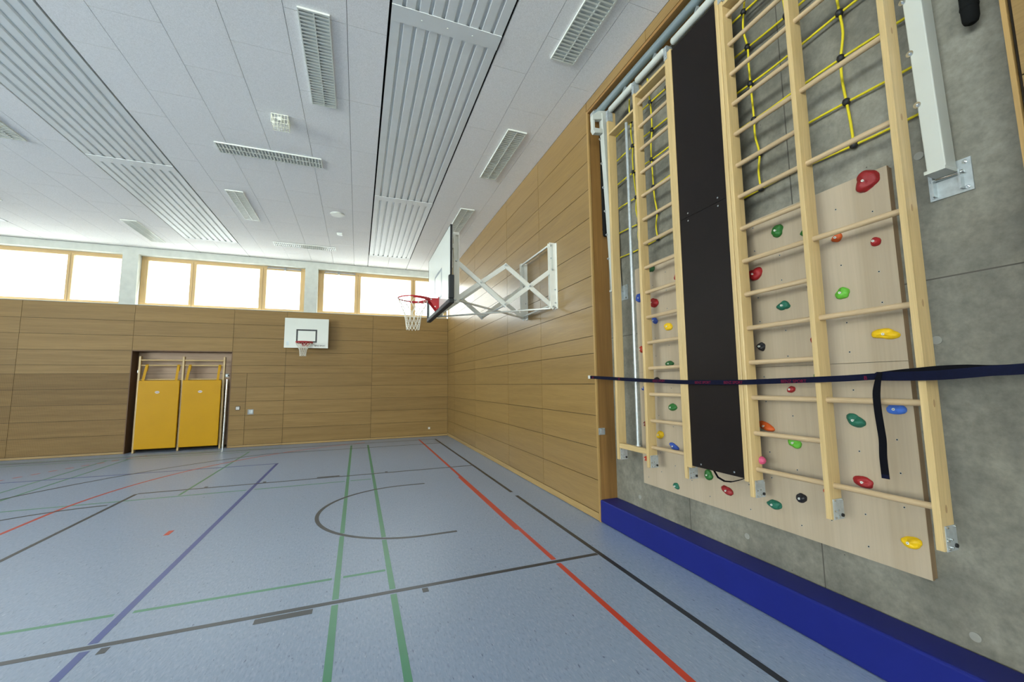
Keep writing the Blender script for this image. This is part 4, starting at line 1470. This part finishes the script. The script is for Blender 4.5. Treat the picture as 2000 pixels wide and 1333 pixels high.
u = MB()
for r in NR[:-1]:
    ys = [1.262 + (4.30 - 1.262) * i / 24 for i in range(25)]
    u.tube([(xnet(r), y, zsag(y, r)) for y in ys], 0.0085, 7)
u.build('horizontal_rope', ['rope'], cn)
u = MB()
rr = random.Random(3)
node = {}
for ci, c in enumerate(NC):
    pts = []
    for ri, r in enumerate(NR):
        yj = c + rr.uniform(-0.022, 0.022)
        node[(ci, ri)] = (xnet(r), yj, zsag(yj, r))
        if ri:
            pts.append(((xnet(r) - .006), (yj + pts[-1][1]) / 2 + rr.uniform(-0.022, 0.022), (zsag(yj, r) + NR[ri - 1]) / 2))
        pts.append((xnet(r) - .003, yj, zsag(yj, r)))
    # smooth
    fine = []
    for i in range(len(pts) - 1):
        p0, p1 = Vector(pts[max(i - 1, 0)]), Vector(pts[i])
        p2, p3 = Vector(pts[i + 1]), Vector(pts[min(i + 2, len(pts) - 1)])
        for q in range(4):
            t = q / 4
            fine.append(0.5 * ((2 * p1) + (p2 - p0) * t + (2 * p0 - 5 * p1 + 4 * p2 - p3) * t * t + (3 * p1 - p0 - 3 * p2 + p3) * t ** 3))
    fine.append(Vector(pts[-1]))
    u.tube(fine, 0.0085, 7)
u.build('vertical_rope', ['rope'], cn)
conn = None
for key, p in node.items():
    if key[1] == len(NR) - 1: continue
    if conn is None:
        u = MB()
        u.tube([(0, 0, -.024), (0, 0, -.018), (0, 0, 0), (0, 0, .018), (0, 0, .024)], [0.010, 0.020, 0.025, 0.020, 0.010], 14)
        conn = u.build('connector', ['black_rubber'], cn, local=True)
        o = conn
    else:
        o = conn.copy()
        COL.objects.link(o)
        o.parent = cn
    o.location = Vector(p) - Vector(cn.location)
    o.location.x -= 0.004
    o.rotation_euler = (math.radians(rr.uniform(-20, 20)), 0, 0)

# ---- wall bars assembly hanging in front
XF = 2.848      # front face of the uprights at their feet
wbx = thing('stall_bars', 'tall pale pine wall bars with six uprights and a dark panel in the recess', 'wall bars', (XF, 2.7, 0.857))
D = 0.112
Z0u, Z1u = 0.857, 5.165
UP = [(4.075, 4.113), (3.553, 3.589), (3.022, 3.060), (2.353, 2.387), (1.806, 1.839), (1.2705, 1.3035)]
RZs = [1.065 + 0.2748 * i for i in range(15)]
XR = XF + 0.056
for i, (ya, yb2) in enumerate(UP):
    u = MB()
    u.box(XF, XF + D, ya, yb2, Z0u, Z1u, 0)
    if i >= 4:
        for q, z in enumerate(RZs):
            if q % 2 == 0:
                n = 14
                u.prism([(XR + 0.009 * math.cos(2 * math.pi * j / n), z + 0.022 * math.sin(2 * math.pi * j / n)) for j in range(n)], 1, ya - 0.0006, ya, 1)
    up = u.build('upright', ['pine_z', 'plug'], wbx, bevel=0.0045, seg=2)
    u = MB()
    u.box(XF + 0.018, XF + D + 0.006, ya - 0.004, ya - 0.0006, Z0u - 0.002, Z0u + 0.125, 0)
    for (dx, dz) in ((.03, .012), (.03, .052), (.062, .016), (.062, .056), (.03, .118), (.105, .118)):
        u.cyl((XF + dx, ya - .012, Z0u + dz), (XF + dx, ya - .004, Z0u + dz), 0.0055, 8, 1)
    u.cyl((XF + .098, ya - .012, Z0u + .022), (XF + .098, ya - .004, Z0u + .022), 0.011, 10, 2)
    u.build('foot_bracket', ['steel', 'chrome', 'black_rubber'], up)
    u = MB()
    u.box(XF - 0.004, XF - 0.0006, ya - 0.004, yb2 + 0.004, Z1u - 0.13, Z1u + 0.015, 0)
    u.box(XF - 0.004, XF + D * .6, ya - 0.004, ya - 0.0006, Z1u - 0.13, Z1u + 0.015, 0)
    for (dy, dz) in ((.01, -.10), (.01, -.03), (.03, -.07)):
        u.cyl((XF - .008, ya + dy, Z1u + dz), (XF - .004, ya + dy, Z1u + dz), 0.005, 8, 1)
    u.build('head_bracket', ['steel', 'chrome'], up)


def rung(y0, y1, z):
    u = MB()
    u.cyl((XR, y0, z), (XR, y1, z), 0.0185, 14)
    u.build('rung', ['beech_y'], wbx)


for i, z in enumerate(RZs):
    rung(UP[2][0] - 0.001, UP[1][0], z) if False else rung(UP[2][1], UP[1][0], z)
    rung(UP[4][1], UP[3][0], z)
    if i % 2 == 0:
        rung(UP[5][1], UP[4][0], z)
for (a, b) in ((3, 2),):
    for z in RZs[::2]:
        rung(2.389, 3.020, z)
# head boards between the uprights
for (y0, y1, z0, z1) in ((UP[1][1], UP[0][0], 4.845, 4.872), (UP[2][1], UP[1][0], 4.99, 5.02), (UP[4][1], UP[3][0], 4.99, 5.02), (UP[5][1], UP[4][0], 4.99, 5.02)):
    u = MB()
    u.box(XF + 0.004, XF + D - 0.003, y0, y1, z0, z1)
    u.build('head_board', ['pine_y'], wbx, bevel=0.003)
u = MB()
u.box(XF + 0.004, XF + 0.060, UP[1][1], UP[0][0], 0.985, 1.045)
u.build('bottom_rail', ['pine_y'], wbx, bevel=0.012, seg=3)
u = MB()
u.cyl((XR + .01, 3.80, 1.04), (XR + .01, 3.80, 4.85), 0.019, 16)
u.cyl((XR + .01, 3.80, 1.04), (XR + .01, 3.80, 1.055), 0.026, 16)
u.build('sliding_pole', ['steel'], wbx)
# dark slide panel with its pine side strips
for (z0, z1) in ((0.985, 3.2845), (3.2875, 5.08)):
    u = MB()
    u.box(XF + 0.006, XF + 0.022, 2.426, 2.966, z0, z1, 0)
    for zz in ((z0 + .03,) if z0 < 2 else ()) + ((z1 - .035,) if z1 < 4 else (z0 + .035,)):
        for yy in (2.52, 2.86):
            u.cyl((XF + 0.003, yy, zz), (XF + 0.006, yy, zz), 0.008, 10, 1)
    u.build('slide_panel', ['dark_panel', 'chrome'], wbx)
for (y0, y1) in ((2.389, 2.426), (2.966, 3.020)):
    u = MB()
    u.box(XF - 0.004, XF + 0.045, y0, y1, 0.965, 5.10)
    u.build('side_strip', ['pine_z'], wbx, bevel=0.005)
# white top tubes with rounded ends
for (y0, y1) in ((3.60, 4.085), (3.075, 3.555), (2.40, 2.985), (1.86, 2.345), (1.32, 1.80)):
    u = MB()
    xt, zt, rt = XF + 0.035, 5.185, 0.0365
    pts, rs = [], []
    for i in range(5):
        a = math.radians(90 * i / 4)
        pts.append((xt, y0 + rt * (1 - math.sin(a)) * .8, zt)); rs.append(max(0.003, rt * math.cos(a)))
    pts.reverse(); rs.reverse()
    pts = [(xt, y0 + rt * .8 * (1 - math.cos(math.radians(90 * i / 4))), zt) for i in range(5)]
    rs = [max(0.004, rt * math.sin(math.radians(90 * i / 4))) for i in range(5)]
    pts2 = [(xt, y1 - rt * .8 * (1 - math.cos(math.radians(90 * i / 4))), zt) for i in range(5)][::-1]
    u.tube(pts + pts2, rs + rs[::-1], 20)
    u.build('top_tube', ['wood_white'], wbx)
for yy in (3.84, 3.3, 2.7, 2.1, 1.56):
    u = MB()
    u.bar((XF + 0.045, yy, 5.20), (TX - .01, yy, TZ - .04), 0.03, 0.012, up=(0, 1, 0))
    u.build('hanger', ['steel'], wbx)
wbx.rotation_euler = (0, math.radians(0.40), 0)

# black strap end peeping out below the slide panel
u = MB()
u.ribbon([(2.92, 2.79, 0.975), (2.91, 2.74, 0.925), (2.905, 2.67, 0.908), (2.905, 2.60, 0.918), (2.91, 2.53, 0.945), (2.92, 2.47, 0.975)], (0.9, 0.1, 0.3), 0.02, 0.003)
u.build('cord_loop', ['navy_dark'], wbx)

# pink hold bolted to the side of the fourth upright
pk = thing('climbing_hold', 'round pink knob hold on the side of the fourth upright', 'climbing hold', (XF + 0.105, 2.352, 1.129), 'colourful climbing holds in the recess')
u = MB()
nst = 7
pts = [(XF + 0.105, 2.352 - 0.032 * math.sin(math.radians(90 * i / nst)) , 1.129) for i in range(nst + 1)]
rs = [max(0.003, 0.031 * math.cos(math.radians(90 * i / nst * .98))) for i in range(nst + 1)]
u.tube(pts, rs, 18)
u.build('grip', ['hold_pink'], pk)

# ---- black padded bars hanging behind the beams
for (y, zb, zt, lab, rr_) in ((4.515, 3.70, 5.25, 'long black padded bar hanging against the oak post at the left of the recess', 0.036),
                          (1.003, 3.665, 5.30, 'short black padded bar hanging at the top right of the concrete wall', 0.036)):
    u = MB()
    x = 3.075
    n = 8
    pts = [(x, y, zb), (x, y, zb + .01), (x, y, zb + .03), (x, y, zb + .10), (x, y, zb + .5), (x, y, zt - .05), (x, y, zt)]
    u.tube(pts, [rr_ * .45, rr_ * .8, rr_ * .95, rr_, rr_, rr_, rr_ * .8], 14)
    u.tube([(x, y, zb + .09), (x, y, zb + .10), (x, y, zb + .115)], [rr_ * 1.02, rr_ * 1.08, rr_ * 1.02], 14, 0)
    u.box(x, XC - 0.001, y - .012, y + .012, zt - .12, zt - .09, 1)
    tag(u.build('padded_bar', ['black_fabric', 'steel'], origin=(x, y, zb)), lab, 'padded bar', 'black padded bars beside the white beams')

# ---- navy tension strap in front of the wall bars
st = thing('tension_strap', 'navy webbing strap with dark red print stretched across the wall bars, loose end hanging', 'strap', (2.83, 2.7, 1.75))
XS = 2.835
path = [(2.893, 4.739, 1.814), (2.884, 4.60, 1.8105), (XS + .008, 4.05, 1.785), (XS, 3.57, 1.762), (XS, 2.943, 1.7385), (XS, 2.397, 1.735), (XS, 2.155, 1.740), (XS, 1.70, 1.752), (XS, 1.47, 1.7635)]


def resample(pts, k=5):
    out = []
    for i in range(len(pts) - 1):
        p0, p1 = Vector(pts[max(i - 1, 0)]), Vector(pts[i])
        p2, p3 = Vector(pts[i + 1]), Vector(pts[min(i + 2, len(pts) - 1)])
        for q in range(k):
            t = q / k
            out.append(0.5 * ((2 * p1) + (p2 - p0) * t + (2 * p0 - 5 * p1 + 4 * p2 - p3) * t * t + (3 * p1 - p0 - 3 * p2 + p3) * t ** 3))
    out.append(Vector(pts[-1]))
    return out


u = MB()
u.ribbon(resample(path), (0, 0, 1), 0.038, 0.0025)
u.build('webbing', ['navy'], st)
u = MB()     # end tab on the wall
u.box(2.8885, 2.8975, 4.715, 4.765, 1.796, 1.838)
u.build('end_tab', ['plastic_light'], st)
u = MB()     # rear layer, dark, bulging upwards
p2 = resample([(XS + .002, 1.49, 1.764), (XS - .004, 1.38, 1.778), (XS - .006, 1.295, 1.785), (XS - .005, 1.20, 1.793), (XS, 1.10, 1.794), (XS + .01, 1.016, 1.788), (XS + .03, 0.93, 1.790), (XS + .046, 0.83, 1.80)])
u.ribbon(p2, (0.25, 0, 1), 0.042, 0.0025)
u.build('rear_layer', ['navy_dark'], st)
u = MB()     # front layer
p3 = resample([(XS - .006, 1.475, 1.764), (XS - .012, 1.38, 1.762), (XS - .016, 1.295, 1.762), (XS - .016, 1.20, 1.764), (XS - .012, 1.10, 1.772), (XS, 1.016, 1.781), (XS + .02, 0.93, 1.786), (XS + .044, 0.78, 1.80), (XS + .052, 0.60, 1.80)])
u.ribbon(p3, (-0.1, 0, 1), 0.050, 0.0025)
u.build('front_layer', ['navy'], st)
u = MB()     # hanging tail
p4 = resample([(XS - .018, 1.452, 1.788), (XS - .020, 1.464, 1.745), (XS - .019, 1.480, 1.662), (XS - .017, 1.482, 1.56), (XS - .015, 1.479, 1.48), (XS - .014, 1.476, 1.397), (XS - .013, 1.482, 1.30), (XS - .012, 1.481, 1.183)])
n4 = len(p4)
wds = [0.020 + 0.018 * min(1, i / (n4 * 0.25)) for i in range(n4)]
u.ribbon(p4, (0, 1, 0.0), wds, 0.0025)
u.build('loose_end', ['navy_dark'], st)
u = MB()
u.box(XS - .0150, XS - .0125, 1.4635, 1.4995, 1.183, 1.205)
u.build('end_stitching', ['navy'], st)
rot_s = (math.radians(90), 0, math.radians(-90))
for yy, zz in ((4.66, 1.8005), (4.02, 1.7725), (3.42, 1.744), (2.86, 1.725), (2.55, 1.723), (2.06, 1.7285), (1.545, 1.7445)):
    body = 'BENZ SPORT'
    wlim = 0.030
    if yy < 1.6: body = 'B'
    xq = XS - 0.0018
    if yy > 4.3: xq = 2.884
    elif yy > 3.7: xq = XS + 0.0045
    t = text_part('lettering', body, 0.031, 'crimson', st, (xq, yy, zz), rot_s, extrude=0.0002)
